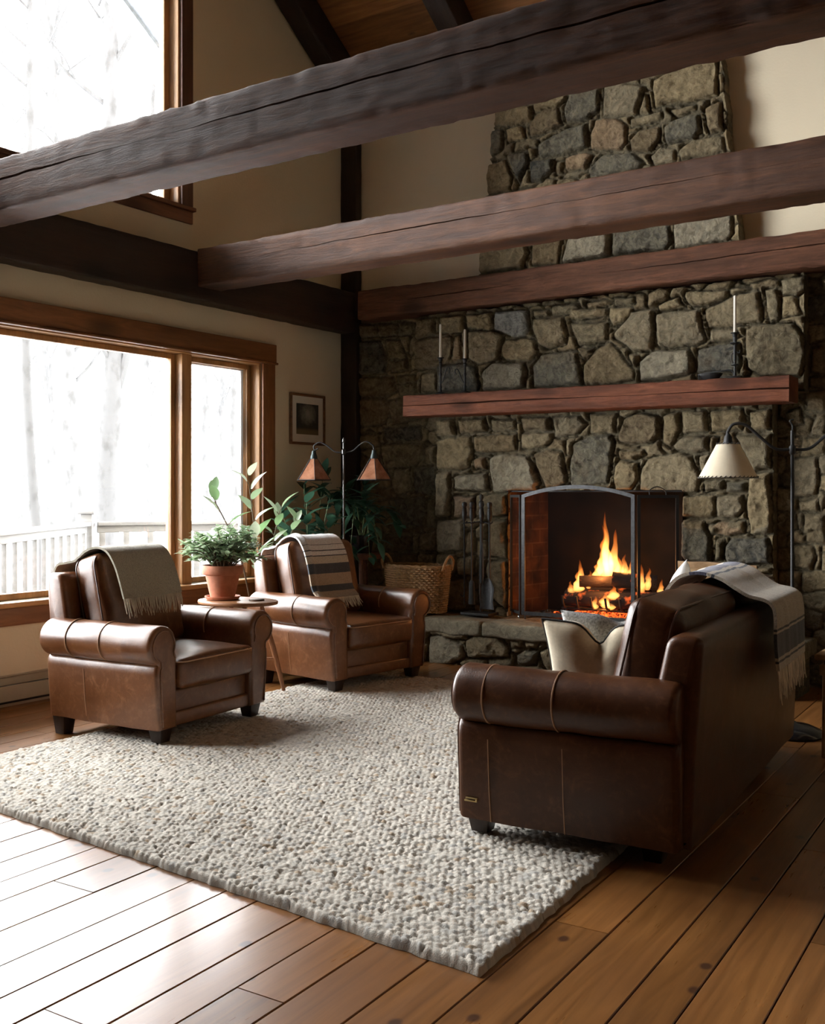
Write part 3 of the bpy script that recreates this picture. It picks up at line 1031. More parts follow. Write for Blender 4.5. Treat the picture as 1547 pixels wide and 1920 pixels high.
def rafter(x, lab, seed):
    ya, yb = RIDGE, YF - 0.02
    p0 = Vector((x, ya, roof_z(ya, -0.16))); p1 = Vector((x, yb, roof_z(yb, -0.16)))
    tag(timber('rafter', 'beam_wood_y', p0, p1, 0.2, 0.26, seed, None, 0.01, 0.005, m=40), lab, 'rafter', 'roof rafters')
rafter(-5.69, 'dark sloping rafter against the plaster gable above the window wall', 31)
rafter(-4.42, 'dark sloping rafter beside the top of the stone chimney, under the boarded ceiling', 32)

# baseboard heater on the window wall
h = tag(empty('baseboard_heater', (XW + 0.005, 3.4, 0.0)), 'long beige metal baseboard heater along the floor under the big window', 'heater')
mb = MB(); bar(mb, 0.0, 0.012, -2.6, 2.6, 0.02, 0.20, 0.003); bar(mb, 0.0, 0.022, -2.6, 2.6, 0.188, 0.20, 0.006); mb.build('back_plate', 'heater_paint', h)
mb = MB(); bar(mb, 0.055, 0.068, -2.6, 2.6, 0.045, 0.140, 0.004); bar(mb, 0.048, 0.068, -2.6, 2.6, 0.132, 0.142, 0.004); mb.build('front_panel', 'heater_paint', h)
mb = MB(); bar(mb, 0.015, 0.052, -2.58, 2.58, 0.03, 0.14, 0.003); mb.build('fin_core', 'heater_dark', h)
mb = MB(); bar(mb, 0.0, 0.075, -2.65, -2.6, 0.0, 0.205, 0.006); mb.build('end_cap', 'heater_paint', h)
mb = MB(); bar(mb, 0.0, 0.075, 2.6, 2.65, 0.0, 0.205, 0.006); mb.build('end_cap', 'heater_paint', h)

# ------------------------------------------------------------------ outdoors
mb = MB(); mb.box((-90, -60, -0.9), (-5.9, 90, -0.6))
tag(mb.build('ground', 'snow', smooth=False), kind='structure')
mb = MB()
y = 1.0
while y < 9.6:
    mb.box((-9.4, y, -0.12), (-6.02, y + 0.135, -0.08)); y += 0.145
tag(mb.build('deck', 'deck_wood', smooth=False), kind='structure')
def railing(a, b, lab):
    a = Vector((*a, 0)); b = Vector((*b, 0)); d = b - a; L = d.length; an = math.atan2(d.y, d.x)
    r = tag(empty('deck_railing', (a.x, a.y, -0.08), an), lab, 'railing', 'deck railings')
    mb = MB(); bar(mb, 0.09, L - 0.09, -0.06, 0.06, 1.10, 1.14); bar(mb, 0.09, L - 0.09, -0.02, 0.02, 1.03, 1.10); mb.build('top_rail', 'deck_wood', r)
    mb = MB(); bar(mb, 0.09, L - 0.09, -0.02, 0.02, 0.10, 0.18); mb.build('bottom_rail', 'deck_wood', r)
    n = int(L / 0.24)
    src = None
    for i in range(n):
        x = 0.14 + (L - 0.28) * i / (n - 1)
        if src is None:
            mb = MB(); bar(mb, -0.03, 0.03, -0.02, 0.02, 0.18, 1.03, 0.003); src = mb.build('baluster', 'deck_wood', r); src.location.x = x
        else:
            c = src.copy(); COL.objects.link(c); c.parent = r; c.location.x = x
railing((-6.75, 4.35), (-8.6, 6.95), 'pale deck railing seen through the large window pane, left of its post')
railing((-8.6, 6.95), (-7.25, 9.3), 'pale deck railing right of the corner post, seen behind the window mullion')
pt = tag(empty('railing_post', (-8.6, 6.95, -0.08), 0.6), 'square pale corner post of the deck railing outside the window', 'post')
mb = MB(); bar(mb, -0.058, 0.058, -0.058, 0.058, 0, 1.22); mb.build('shaft', 'deck_wood', pt)
mb = MB(); bar(mb, -0.085, 0.085, -0.085, 0.085, 1.22, 1.26, 0.01); mb.build('cap', 'deck_wood', pt)

def tree(u, t, r, lean, seed, lab, fork=0.0, h=14):
    d = FWD + RGT * ((u - CX) / F_PX)
    x, y = d.x * t, d.y * t
    rg = random.Random(seed)
    root = tag(empty('birch_tree', (x, y, -0.62)), lab, 'tree', 'bare trees outside')
    pts = []; n = 26
    for i in range(n + 1):
        s = i / n
        z = h * s
        wob = mnoise.noise_vector(Vector((z * 0.35, seed * 4.7, 0)))
        pts.append(Vector((lean[0] * z + wob.x * 0.16 * min(1, z), lean[1] * z + wob.y * 0.16, z)))
    mb = MB(); mb.tube(pts, [r * (1.18 - 0.9 * i / n) * (1 + 0.06 * mnoise.noise(Vector((i * 0.9, seed, 0)))) for i in range(n + 1)], 12)
    pass
    for k in range(12):
        i = rg.randint(7, n - 2)
        p = pts[i]; a = rg.uniform(0, 2 * PI); L = rg.uniform(1.2, 3.2) * (1 - 0.5 * i / n)
        q = p + Vector((math.cos(a) * L * 0.6, math.sin(a) * L * 0.6, L * 0.8))
        mid = (p + q) / 2 + Vector((rg.uniform(-.2, .2), rg.uniform(-.2, .2), -0.1))
        br = crom([p, mid, q], 6)
        mb.tube(br, [r * 0.28 * (1 - 0.85 * j / (len(br) - 1)) for j in range(len(br))], 6)
        for e in range(3):
            j = rg.randint(4, len(br) - 2); b0 = br[j]; a2 = rg.uniform(0, 2 * PI)
            b1 = b0 + Vector((math.cos(a2) * .5, math.sin(a2) * .5, rg.uniform(.3, .8)))
            mb.tube([b0, (b0 + b1) / 2 + Vector((.05, 0, .03)), b1], [r * .10, r * .07, r * .03], 5)
    if fork:
        i = int(n * 0.26); p = pts[i]
        q = p + RGT * fork + Vector((0, 0, 2.6)); br = crom([p, p + RGT * fork * 0.45 + Vector((0, 0, .75)), q, q + RGT * fork * .2 + Vector((0, 0, 2))], 6)
        mb.tube(br, [r * 0.55 * (1 - 0.7 * j / (len(br) - 1)) for j in range(len(br))], 8)
    mb.build('trunk', 'birch_bark', root)
tree(205, 15, 0.16, (0.0, 0.0), 1, 'pale forked birch trunk straight behind the railing post', fork=0.5)
tree(147, 18, 0.155, (-0.045, -0.03), 2, 'pale leaning birch trunk left of the railing post', )
tree(96, 22, 0.12, (-0.006, -0.004), 3, 'slim birch trunk, second from the left edge of the window')
tree(40, 30, 0.14, (-0.01, 0.0), 4, 'faint far trunk near the left edge of the window')
tree(282, 34, 0.12, (-0.02, -0.01), 5, 'faint thin trunk in the large pane, nearest the window mullion')
tree(385, 24, 0.13, (0.0, 0.0), 6, 'pale trunk at the left of the narrow window pane')
tree(415, 34, 0.16, (-0.01, 0.0), 7, 'faint broad trunk in the middle of the narrow window pane')
tree(440, 20, 0.07, (0.005, 0.0), 8, 'thin trunk at the right of the narrow window pane')
tree(62, 13, 0.07, (0.0, 0.0), 9, 'slender branching tree in the upper window', h=13)
# ------------------------------------------------------------------ fieldstone
def T(ox, oy, s, polys):
    return [([(ox + x / s, oy + y / s) for x, y in p], c) for p, c in polys]
PAL = [tuple(a * b for a, b in zip(c, (1.14, 1.05, 0.92))) for c in [(0.205, 0.170, 0.105), (0.265, 0.215, 0.125), (0.180, 0.135, 0.072), (0.215, 0.190, 0.135), (0.160, 0.138, 0.088), (0.27, 0.23, 0.15), (0.190, 0.155, 0.092)]]
DK, GY, BL, WM, PK, LT = (0.045, 0.050, 0.050), (0.105, 0.100, 0.078), (0.30, 0.31, 0.30), (0.31, 0.20, 0.11), (0.28, 0.18, 0.115), (0.34, 0.30, 0.215)
BRN = (0.155, 0.105, 0.050)
N_ = None
LEFT = T(640, 560, 3.094, [
 ([(85,140),(200,150),(200,215),(90,225)], BRN), ([(208,140),(320,150),(315,210),(212,215)], BRN), ([(325,135),(425,140),(415,200),(325,212)], N_),
 ([(90,250),(220,245),(255,340),(250,425),(95,435)], DK), ([(255,235),(330,240),(365,330),(355,345),(265,345)], N_), ([(275,362),(375,352),(380,410),(285,420)], BRN),
 ([(85,460),(290,450),(310,540),(240,562),(90,568)], BRN), ([(315,450),(455,440),(445,480),(320,490)], N_), ([(320,500),(440,490),(450,555),(330,560)], N_),
 ([(85,585),(250,578),(280,650),(230,730),(90,740)], BRN), ([(262,590),(355,570),(450,575),(450,690),(290,730),(272,640)], BRN), ([(240,750),(450,740),(455,820),(250,820)], DK),
 ([(95,790),(200,790),(215,850),(100,880)], N_), ([(225,842),(460,840),(470,910),(420,970),(240,980)], N_), ([(480,860),(545,850),(545,965),(485,960)], N_),
 ([(95,900),(200,960),(205,1080),(95,1090)], BRN), ([(300,990),(390,985),(400,1110),(310,1140),(285,1080)], N_), ([(415,982),(545,978),(545,1140),(420,1130)], GY),
 ([(100,1105),(290,1100),(310,1160),(110,1180)], BRN), ([(300,1170),(470,1150),(480,1240),(460,1320),(310,1300)], GY), ([(495,1168),(545,1150),(545,1330),(490,1320)], N_),
]) + T(420, 700, 3.2, [
 ([(960,975),(1110,980),(1110,1070),(950,1070)], BRN), ([(1170,960),(1265,950),(1265,1060),(1155,1060)], N_), ([(1122,980),(1158,975),(1148,1060),(1122,1060)], N_), ([(980,905),(1090,925),(1170,925),(1150,955),(1000,955)], BRN)])
UPPER = T(640, 560, 3.094, [
 ([(440,120),(540,110),(535,205),(425,235)], N_), ([(405,250),(480,225),(630,215),(640,290),(620,360),(545,400),(400,420)], BRN),
 ([(465,440),(545,420),(560,540),(455,550)], N_),
 ([(565,110),(705,95),(715,170),(690,190),(575,195)], N_), ([(725,95),(870,80),(875,165),(850,185),(730,165)], PAL[1]), ([(890,75),(1080,65),(1090,170),(1060,210),(1000,220),(880,178)], BL),
 ([(1110,70),(1200,65),(1205,100),(1115,105)], N_), ([(1220,40),(1370,30),(1385,60),(1300,95),(1225,100)], N_), ([(1115,120),(1280,110),(1305,200),(1300,262),(1200,288),(1140,260),(1112,190)], N_),
 ([(655,215),(692,212),(692,352),(640,368)], WM), ([(735,190),(870,185),(938,215),(930,280),(900,350),(800,370),(735,348)], PAL[5]), ([(950,240),(1050,225),(1110,235),(1138,300),(1090,365),(950,350),(925,330)], PAL[1]),
 ([(560,390),(680,375),(780,395),(800,500),(780,535),(560,540)], DK), ([(820,430),(870,375),(1060,375),(1078,420),(1065,510),(1000,525),(820,530)], LT), ([(1110,395),(1160,320),(1330,300),(1360,310),(1402,480),(1390,500),(1118,515)], GY),
 ([(1320,70),(1400,60),(1535,55),(1540,98),(1330,128)], N_), ([(1325,148),(1540,138),(1547,230),(1530,250),(1370,270)], N_), ([(1370,292),(1472,285),(1410,362)], N_)]) + T(1100, 540, 3.461, [
 ([(-18,500),(60,400),(150,352),(205,400),(303,540),(300,602),(0,640),(-20,600)], N_), ([(0,90),(130,75),(165,100),(60,128),(0,130)], N_),
 ([(145,130),(290,125),(295,160),(220,225),(165,250),(140,190)], N_), ([(185,290),(292,152),(430,140),(440,240),(420,400),(300,415),(190,320)], PAL[3]), ([(455,172),(590,150),(730,145),(740,230),(765,340),(700,370),(540,385),(455,370)], PAL[3]),
 ([(460,110),(600,60),(612,95),(640,125),(540,145),(465,145)], N_), ([(180,65),(305,60),(310,100),(190,110)], N_), ([(650,20),(910,15),(915,50),(790,110),(680,125),(640,60)], N_),
 ([(770,140),(930,60),(1110,10),(1140,180),(1130,220),(1000,240),(790,260),(770,200)], PAL[0]), ([(795,278),(960,265),(985,310),(960,335),(800,345)], N_), ([(340,480),(420,410),(660,405),(690,450),(690,540),(640,560),(540,585),(345,605)], LT),
 ([(715,400),(850,365),(990,355),(1000,500),(980,540),(715,555)], DK), ([(1030,270),(1100,240),(1340,225),(1402,320),(1415,440),(1380,570),(1140,572),(1050,520),(1030,400)], PAL[4]), ([(1155,0),(1230,0),(1262,80),(1245,200),(1190,225),(1165,130)], N_),
 ([(270,430),(330,430),(335,460),(310,510)], N_), ([(0,430),(60,395),(0,480)], N_), ([(930,0),(1060,0),(1000,30),(930,40)], N_), ([(720,575),(990,560),(1000,600),(720,600)], DK)])
LOWER = T(640, 560, 3.094, [
 ([(555,700),(650,695),(665,790),(560,800)], N_), ([(680,700),(830,695),(840,770),(690,785)], N_), ([(870,700),(1000,700),(1010,760),(870,770)], N_), ([(1040,690),(1210,690),(1215,765),(1050,765)], BRN), ([(1230,690),(1380,680),(1418,730),(1370,780),(1240,805)], N_),
 ([(548,830),(620,805),(745,800),(762,900),(740,970),(690,995),(548,985)], PAL[1]), ([(770,800),(1010,785),(1015,885),(870,900),(775,890)], N_), ([(1040,785),(1220,775),(1220,830),(1180,865),(1045,870)], N_), ([(770,930),(835,925),(840,990),(775,990)], WM),
 ([(860,930),(930,905),(1070,910),(1115,960),(1150,1080),(1130,1110),(880,1120),(865,1020)], LT), ([(1115,900),(1180,880),(1270,885),(1300,960),(1310,1060),(1250,1100),(1180,1095),(1150,1010)], BRN), ([(548,1010),(625,1005),(635,1100),(625,1260),(548,1268)], PAL[3]),
 ([(655,1030),(840,1015),(855,1110),(800,1115),(660,1110)], LT), ([(650,1150),(770,1145),(770,1265),(650,1270)], PK), ([(780,1140),(955,1130),(960,1250),(880,1270),(790,1265)], N_)]) + T(0, 0, 1.0, [
 ([(1070,867),(1076,831),(1105,817),(1143,814),(1153,829),(1138,907),(1070,912)], GY)]) + T(1100, 540, 3.461, [
 ([(15,815),(190,820),(185,940),(20,940)], N_), ([(210,950),(240,850),(330,810),(460,830),(480,960),(420,1005),(280,1015),(215,990)], BRN), ([(490,830),(590,800),(600,920),(540,1030),(490,1000)], N_), ([(610,800),(770,790),(780,930),(620,945)], N_), ([(800,800),(1010,780),(1032,860),(1010,920),(900,930),(810,930)], N_), ([(1060,800),(1190,780),(1190,910),(1070,915)], N_),
 ([(560,1020),(620,965),(780,955),(790,1050),(700,1065),(570,1045)], PAL[3]), ([(210,1060),(360,1050),(378,1080),(310,1110),(215,1110)], N_), ([(180,1150),(210,1115),(335,1130),(330,1220),(290,1310),(180,1310),(170,1240)], N_), ([(350,1200),(400,1110),(600,1065),(680,1090),(738,1230),(710,1320),(480,1330),(345,1310)], PAL[5]),
 ([(805,970),(850,970),(840,1060),(800,1070)], N_), ([(960,960),(1190,940),(1190,1170),(1080,1180),(990,1000)], N_), ([(730,1090),(800,1080),(790,1200),(750,1200)], N_), ([(755,1245),(880,1250),(875,1310),(770,1320)], N_), ([(900,1260),(1025,1255),(1025,1330),(905,1330)], GY), ([(1060,1200),(1190,1195),(1190,1590),(1060,1590),(1040,1400)], PAL[1]),
 ([(620,1350),(820,1345),(835,1440),(820,1490),(620,1490)], N_), ([(840,1360),(1010,1350),(1020,1440),(960,1490),(840,1490)], N_), ([(620,1510),(760,1510),(780,1590),(620,1600)], N_), ([(790,1540),(1020,1510),(1020,1580),(800,1600)], N_)]) + T(1250, 980, 4.364, [
 ([(110,0),(320,20),(360,140),(360,330),(150,310),(110,250)], GY), ([(350,30),(420,0),(630,0),(630,85),(500,110),(380,90)], WM), ([(670,0),(850,0),(850,95),(710,95)], N_), ([(400,140),(460,140),(455,320),(395,320)], N_), ([(480,190),(520,130),(820,130),(850,200),(850,340),(500,340),(475,260)], DK), ([(700,380),(850,370),(850,420),(700,420)], N_)]) + T(780, 880, 2.975, [
 ([(110,290),(260,280),(265,360),(260,450),(110,460)], LT), ([(405,290),(500,285),(500,495),(410,485)], PAL[5]), ([(290,350),(330,350),(330,460),(270,470)], PAL[5]), ([(390,520),(500,505),(505,640),(500,790),(400,700)], PAL[5]), ([(230,500),(330,480),(320,590),(230,590)], PAL[5]), ([(110,475),(215,475),(220,560),(190,600),(110,600)], PAL[5]), ([(110,620),(270,610),(320,700),(300,790),(110,790)], PAL[5])])  # pale stones, lightened further: missing daylight put into their colour
STACK = T(760, 0, 1.966, [
 ([(310,410),(465,385),(468,440),(400,465),(315,460)], N_), ([(475,385),(590,350),(590,370),(560,400),(475,410)], N_), ([(605,345),(715,320),(710,400),(670,440),(590,450),(590,400)], GY), ([(730,320),(790,305),(880,315),(850,420),(725,425)], N_), ([(875,370),(890,330),(900,420),(860,420)], N_), ([(916,300),(1000,250),(1150,215),(1150,345),(1060,370),(920,395)], PAL[1]),
 ([(455,450),(500,400),(560,390),(575,460),(540,480),(460,500)], BRN), ([(370,480),(430,460),(440,510),(380,525)], N_), ([(305,480),(355,475),(358,545),(315,575)], GY), ([(490,530),(600,470),(670,450),(668,540),(560,570),(490,580)], GY), ([(680,500),(700,440),(770,430),(815,465),(815,530),(790,555),(680,550)], WM), ([(830,440),(940,410),(945,440),(900,455),(830,470)], N_),
 ([(830,520),(860,485),(935,465),(935,520),(900,560),(835,560)], BRN), ([(955,470),(1000,440),(1085,420),(1090,480),(1060,510),(960,530)], GY), ([(970,410),(1070,385),(1070,405),(1000,430)], N_), ([(1105,400),(1160,370),(1170,480),(1120,490)], BRN), ([(1005,560),(1060,510),(1165,500),(1180,555),(1010,590)], N_), ([(900,580),(935,545),(990,550),(990,590),(920,610)], N_),
 ([(295,610),(365,585),(390,650),(380,705),(300,715)], N_), ([(372,570),(440,560),(450,600),(420,680),(400,640)], DK), ([(460,595),(545,585),(545,630),(500,665),(462,665)], DK), ([(585,580),(640,560),(695,570),(660,620),(590,630)], WM), ([(675,620),(720,575),(830,560),(880,600),(860,625),(680,655)], GY), ([(450,545),(480,540),(478,575),(455,590)], N_), ([(555,595),(578,590),(575,640),(555,645)], N_),
 ([(265,940),(290,915),(440,900),(450,930),(430,990),(270,1005)], N_), ([(465,890),(575,880),(560,975),(465,975)], N_), ([(578,960),(600,870),(750,855),(750,940),(580,970)], LT), ([(765,855),(970,825),(980,890),(960,920),(760,940)], GY), ([(990,820),(1200,790),(1208,860),(1185,885),(990,915)], LT)])
RIGHT = T(1100, 540, 3.461, [
 ([(1280,0),(1450,0),(1450,20),(1280,25)], N_), ([(1310,110),(1340,60),(1547,45),(1547,190),(1400,200),(1320,200)], DK), ([(1425,240),(1540,225),(1547,330),(1440,355)], N_), ([(1460,380),(1547,370),(1547,545),(1450,540)], N_),
 ([(1420,590),(1547,570),(1547,640),(1440,630)], N_), ([(1420,680),(1547,660),(1547,790),(1430,790)], N_), ([(1480,820),(1547,800),(1547,960),(1450,960)], N_), ([(1290,800),(1390,780),(1400,880),(1310,890)], BRN), ([(1400,980),(1547,975),(1547,1080),(1390,1090)], N_), ([(1340,1110),(1480,1100),(1510,1240),(1490,1350),(1340,1350)], N_), ([(1375,1390),(1500,1375),(1505,1440),(1380,1450)], N_), ([(1410,1470),(1547,1460),(1547,1590),(1400,1590)], N_)]) + T(1250, 980, 4.364, [
 ([(1030,180),(1190,190),(1210,290),(1180,400),(1040,360)], N_), ([(1140,0),(1290,0),(1290,170),(1140,150)], N_)])
HEARTH = T(780, 880, 2.975, [
 ([(70,930),(150,930),(250,980),(272,1050),(190,1088),(70,1080)], LT), ([(282,950),(350,915),(460,930),(512,1000),(510,1050),(290,1050),(278,990)], PAL[5]), ([(515,945),(580,950),(585,995),(525,1000)], PAL[5]), ([(600,960),(690,960),(680,1000),(610,1000)], PAL[5]), ([(555,1040),(600,1015),(680,1020),(670,1090),(560,1090)], GY), ([(80,895),(290,912),(280,945),(200,945),(80,920)], PAL[5])])  # hearth stones lightened too, colour making up for weak daylight


def pdist(px, py, poly):
    n = len(poly)
    ins = np.zeros(px.shape, dtype=bool)
    d2 = np.full(px.shape, 1e9)
    for i in range(n):
        ax, ay = poly[i]; bx, by = poly[(i + 1) % n]
        ex, ey = bx - ax, by - ay
        L = ex * ex + ey * ey + 1e-12
        t = np.clip(((px - ax) * ex + (py - ay) * ey) / L, 0, 1)
        d2 = np.minimum(d2, (px - ax - t * ex) ** 2 + (py - ay - t * ey) ** 2)
        c = (ay > py) != (by > py)
        xi = ax + (py - ay) / ((by - ay) if abs(by - ay) > 1e-12 else 1e-12) * ex
        ins ^= c & (px < xi)
    d = np.sqrt(d2)
    return np.where(ins, d, -d)


def stone_field(P, Z, polys, seed, cell=0.20, relief=0.05, gap=0.001, edge=0.026):
    """height of laid fieldstone and colour at wall coordinates P, Z"""
    rs = np.random.RandomState(seed)
    wx = P + 0.030 * fbm(P * 9, Z * 9, seed) + 0.012 * fbm(P * 32, Z * 32, seed + 5)
    wz = Z + 0.030 * fbm(P * 9 + 50, Z * 9, seed + 1) + 0.012 * fbm(P * 32 + 9, Z * 32, seed + 6)
    best = np.full(P.shape, -1.0); sid = np.full(P.shape, -1, dtype=int)
    near = np.full(P.shape, 1e9)
    cols = []; props = []
    for k, (poly, c) in enumerate(polys):
        xs = [p[0] for p in poly]; zs = [p[1] for p in poly]
        m = (wx > min(xs) - .1) & (wx < max(xs) + .1) & (wz > min(zs) - .1) & (wz < max(zs) + .1)
        if c is None:
            c = PAL[rs.randint(len(PAL))]
        cols.append(np.array(c) * rs.uniform(0.88, 1.12)); props.append((rs.uniform(0.65, 1.25), rs.uniform(-.10, .10), rs.uniform(-.10, .10), sum(xs) / len(xs), sum(zs) / len(zs)))
        if not m.any():
            continue
        d = np.full(P.shape, -1e9); d[m] = pdist(wx[m], wz[m], poly)
        near = np.where(m, np.minimum(near, -d), near)
        u = (d > 0) & (d > best)
        best[u] = d[u]; sid[u] = k
    free = sid < 0
    # fill the rest with smaller laid stones (jittered cells, wider than tall)
    cw, chh = cell, cell * 0.68
    gx = wx / cw; gz = wz / chh
    row = np.floor(gz)
    f1 = np.full(P.shape, 1e9); f2 = np.full(P.shape, 1e9); cid = np.zeros(P.shape, dtype=np.int64)
    for dz in (-1, 0, 1):
        rz = np.floor(gz) + dz
        off_ = _hash(rz, rz * 0, seed + 3)
        for dx in (-1, 0, 1):
            cx_ = np.floor(gx + off_) + dx
            jx = cx_ + 0.5 + 0.62 * (_hash(cx_, rz, seed + 7) - .5) - off_
            jz = rz + 0.5 + 0.50 * (_hash(cx_, rz, seed + 8) - .5)
            d = np.maximum(np.abs((gx - jx)), np.abs(gz - jz)) * 0.5 + 0.5 * np.hypot(gx - jx, gz - jz)
            hid = (cx_ * 7919 + rz * 104729).astype(np.int64)
            c1 = d < f1
            f2 = np.where(c1, f1, np.minimum(f2, d)); cid = np.where(c1, hid, cid); f1 = np.where(c1, d, f1)
    dcell = (f2 - f1) * 0.5 * cw * 0.9
    dfree = np.minimum(dcell - 0.004, near - 0.012)
    dd = np.where(free, dfree, best) - gap
    hsh = _hash(cid, cid * 0, seed + 11); hsh2 = _hash(cid, cid * 0, seed + 12); hsh3 = _hash(cid, cid * 0, seed + 13)
    pr = np.array(props + [(1, 0, 0, 0, 0)]); cl = np.array(cols + [(0, 0, 0)])
    H = np.where(free, 0.6 + 0.5 * hsh, pr[sid, 0])
    tilt = np.where(free, 0, (P - pr[sid, 3]) * pr[sid, 1] + (Z - pr[sid, 4]) * pr[sid, 2])
    C = np.where(free[..., None], np.array(PAL)[(hsh2 * len(PAL)).astype(int) % len(PAL)] * (0.8 + 0.4 * hsh3[..., None]), cl[sid])
    x = np.clip(dd / edge, 0, 1)
    prof = np.sqrt(np.clip(1 - (1 - x) ** 2.2, 0, 1))
    stone = dd > 0
    idn = np.where(free, cid % 997, sid * 31 + 1000).astype(float)
    rough = fbm(P * 11 + idn, Z * 11, seed + 20, 5) * 0.044 + fbm(P * 45, Z * 45 + idn, seed + 30, 3) * 0.018
    ridge = np.abs(fbm(P * 7 + idn * 3, Z * 7, seed + 60, 3)) * 0.030
    h = np.where(stone, relief * H * prof + (tilt + rough - ridge + 0.004) * x, 0.006 * fbm(P * 40, Z * 40, seed + 40) - 0.002)
    mort = np.array((0.115, 0.096, 0.058))
    e = np.clip((dd + 0.002) / 0.006, 0, 1)[..., None]
    C = mort * (1 - e) + C * e
    return h, C


def stone_panel(name, Y, XL, XRf, z0, z1, polys_px, seed, parent=None, hole=None, step=0.0095, depth=0.22, cell=0.2, relief=0.05, ragged=0.0, Yp=None):
    polys = [([on_y(u, v, (Yp or Y) - 0.03) for u, v in p], c) for p, c in polys_px]
    nv = int((z1 - z0) / step) + 1
    wmax = max(XRf(z) - XL(z) for z in (z0, z1))
    nu = int(wmax / step) + 1
    zz = np.linspace(z0, z1, nv)
    S, Z = np.meshgrid(np.linspace(0, 1, nu), zz)
    l = np.array([XL(z) for z in zz]); r = np.array([XRf(z) for z in zz])
    if ragged:
        l = l + ragged * fbm(zz * 6, zz * 0 + seed, seed + 2); r = r + ragged * fbm(zz * 6, zz * 0 + seed + 9, seed + 3)
    X = l[:, None] * (1 - S) + r[:, None] * S
    h, C = stone_field(X, Z, polys, seed, cell, relief)
    V = np.stack([X.ravel(), (Y - h).ravel(), Z.ravel()], 1)
    col = C.reshape(-1, 3)
    keep = None
    ex_v = []; ex_q = []; ex_c = []
    base = len(V)
    def skirt(idx):
        nonlocal base
        a = V[idx].copy(); b = a.copy(); b[:, 1] = Y + depth
        mid = a.copy(); mid[:, 1] = a[:, 1] * .5 + (Y + depth) * .5
        mid[:, 0] += 0.012 * fbm(mid[:, 2] * 14, mid[:, 1] * 14, seed + 77)
        n = len(idx)
        ex_v.extend([mid, b]); ex_c.extend([col[idx], col[idx]])
        i0 = np.arange(n - 1)
        ex_q.append(np.stack([idx[:-1], idx[1:], base + i0 + 1, base + i0], 1))
        ex_q.append(np.stack([base + i0, base + i0 + 1, base + n + i0 + 1, base + n + i0], 1))
        base += 2 * n
    rows = np.arange(nv) * nu
    skirt(rows); skirt(rows + nu - 1)
    skirt(np.arange(nu)); skirt(rows[-1] + np.arange(nu))
    if hole:
        hx0, hx1, hz0, hz1 = hole
        cxm = (X[:-1, :-1] + X[1:, 1:]) / 2; czm = (Z[:-1, :-1] + Z[1:, 1:]) / 2
        keep = ~((cxm > hx0) & (cxm < hx1) & (czm > hz0) & (czm < hz1))
        ii = np.where((X[0] > hx0) & (X[0] < hx1))[0]; jj = np.where((zz > hz0) & (zz < hz1))[0]
        i0, i1, j1 = ii[0], ii[-1], jj[-1]
        skirt(jj * nu + i0); skirt(jj * nu + i1); skirt(j1 * nu + np.arange(i0, i1 + 1))
    return grid_mesh(name, V, nu, nv, 'fieldstone', col, parent, keep, (np.concatenate(ex_v), np.concatenate(ex_q), np.concatenate(ex_c)))


o = stone_panel('wall_stone_left', 7.585, lambda z: -5.63, lambda z: -4.70, 0.0, 2.95, LEFT, 5, depth=0.02, relief=0.03)
tag(o, kind='structure')
o = stone_panel('wall_stone_right', 7.585, lambda z: -1.95, lambda z: 0.9, 0.0, 2.95, RIGHT, 9, depth=0.02, relief=0.03)
tag(o, kind='structure')
fp = tag(empty('fireplace', (-3.3, 7.3, 0.0)), 'large rough fieldstone fireplace with a raised stone hearth and brick firebox', 'fireplace')
FPI = Matrix.Translation(-fp.location)
def fpart(o):
    o.parent = fp; o.matrix_parent_inverse = FPI; return o
fpart(stone_panel('chimney_breast', 7.47, lambda z: -4.73, lambda z: -1.95, 0.30, 2.05, LOWER, 2, hole=(OX0, OX1, OZ0 - 0.2, OZ1), depth=0.12, relief=0.055))
fpart(stone_panel('overmantel', 7.47, lambda z: -4.93, lambda z: -1.74, 2.05, 2.865, UPPER, 3, depth=0.12, relief=0.055))
def lerp(a, b, t): return a + (b - a) * t
fpart(stone_panel('chimney_stack', 7.47, lambda z: lerp(-4.31, -4.17, (z - 3.15) / 1.3), lambda z: lerp(-2.17, -2.32, (z - 3.15) / 1.3), 3.135, 5.22, STACK, 4, depth=0.12, relief=0.05, ragged=0.05))
fpart(stone_panel('hearth_front', 7.03, lambda z: -4.92, lambda z: -1.7, -0.01, 0.25, HEARTH, 6, depth=0.4, relief=0.05, cell=0.24))
# hearth slabs
mb = MB(); rng = random.Random(4)
xs = [-4.93, -4.60, -4.02, -3.30, -2.75, -2.2, -1.66]
for a, b in zip(xs[:-1], xs[1:]):
    mb.rbox(((b - a) / 2 - 0.004, 0.2675, 0.058), 0.024, (0, 0, 0.0), Matrix.Translation(((a + b) / 2, 7.2325 + rng.uniform(-0.012, 0.012), 0.300)), k=3, m_=18, nz=0.013, nf=7, seed=rng.random() * 9)
o = mb.build('hearth_slab', 'fieldstone', None, angle=60)
ca = o.data.color_attributes.new('col', 'FLOAT_COLOR', 'POINT')
cc = np.ones((len(o.data.vertices), 4), dtype=np.float32); cc[:, :3] = (0.30, 0.265, 0.185); ca.data.foreach_set('color', cc.ravel())
fpart(o)
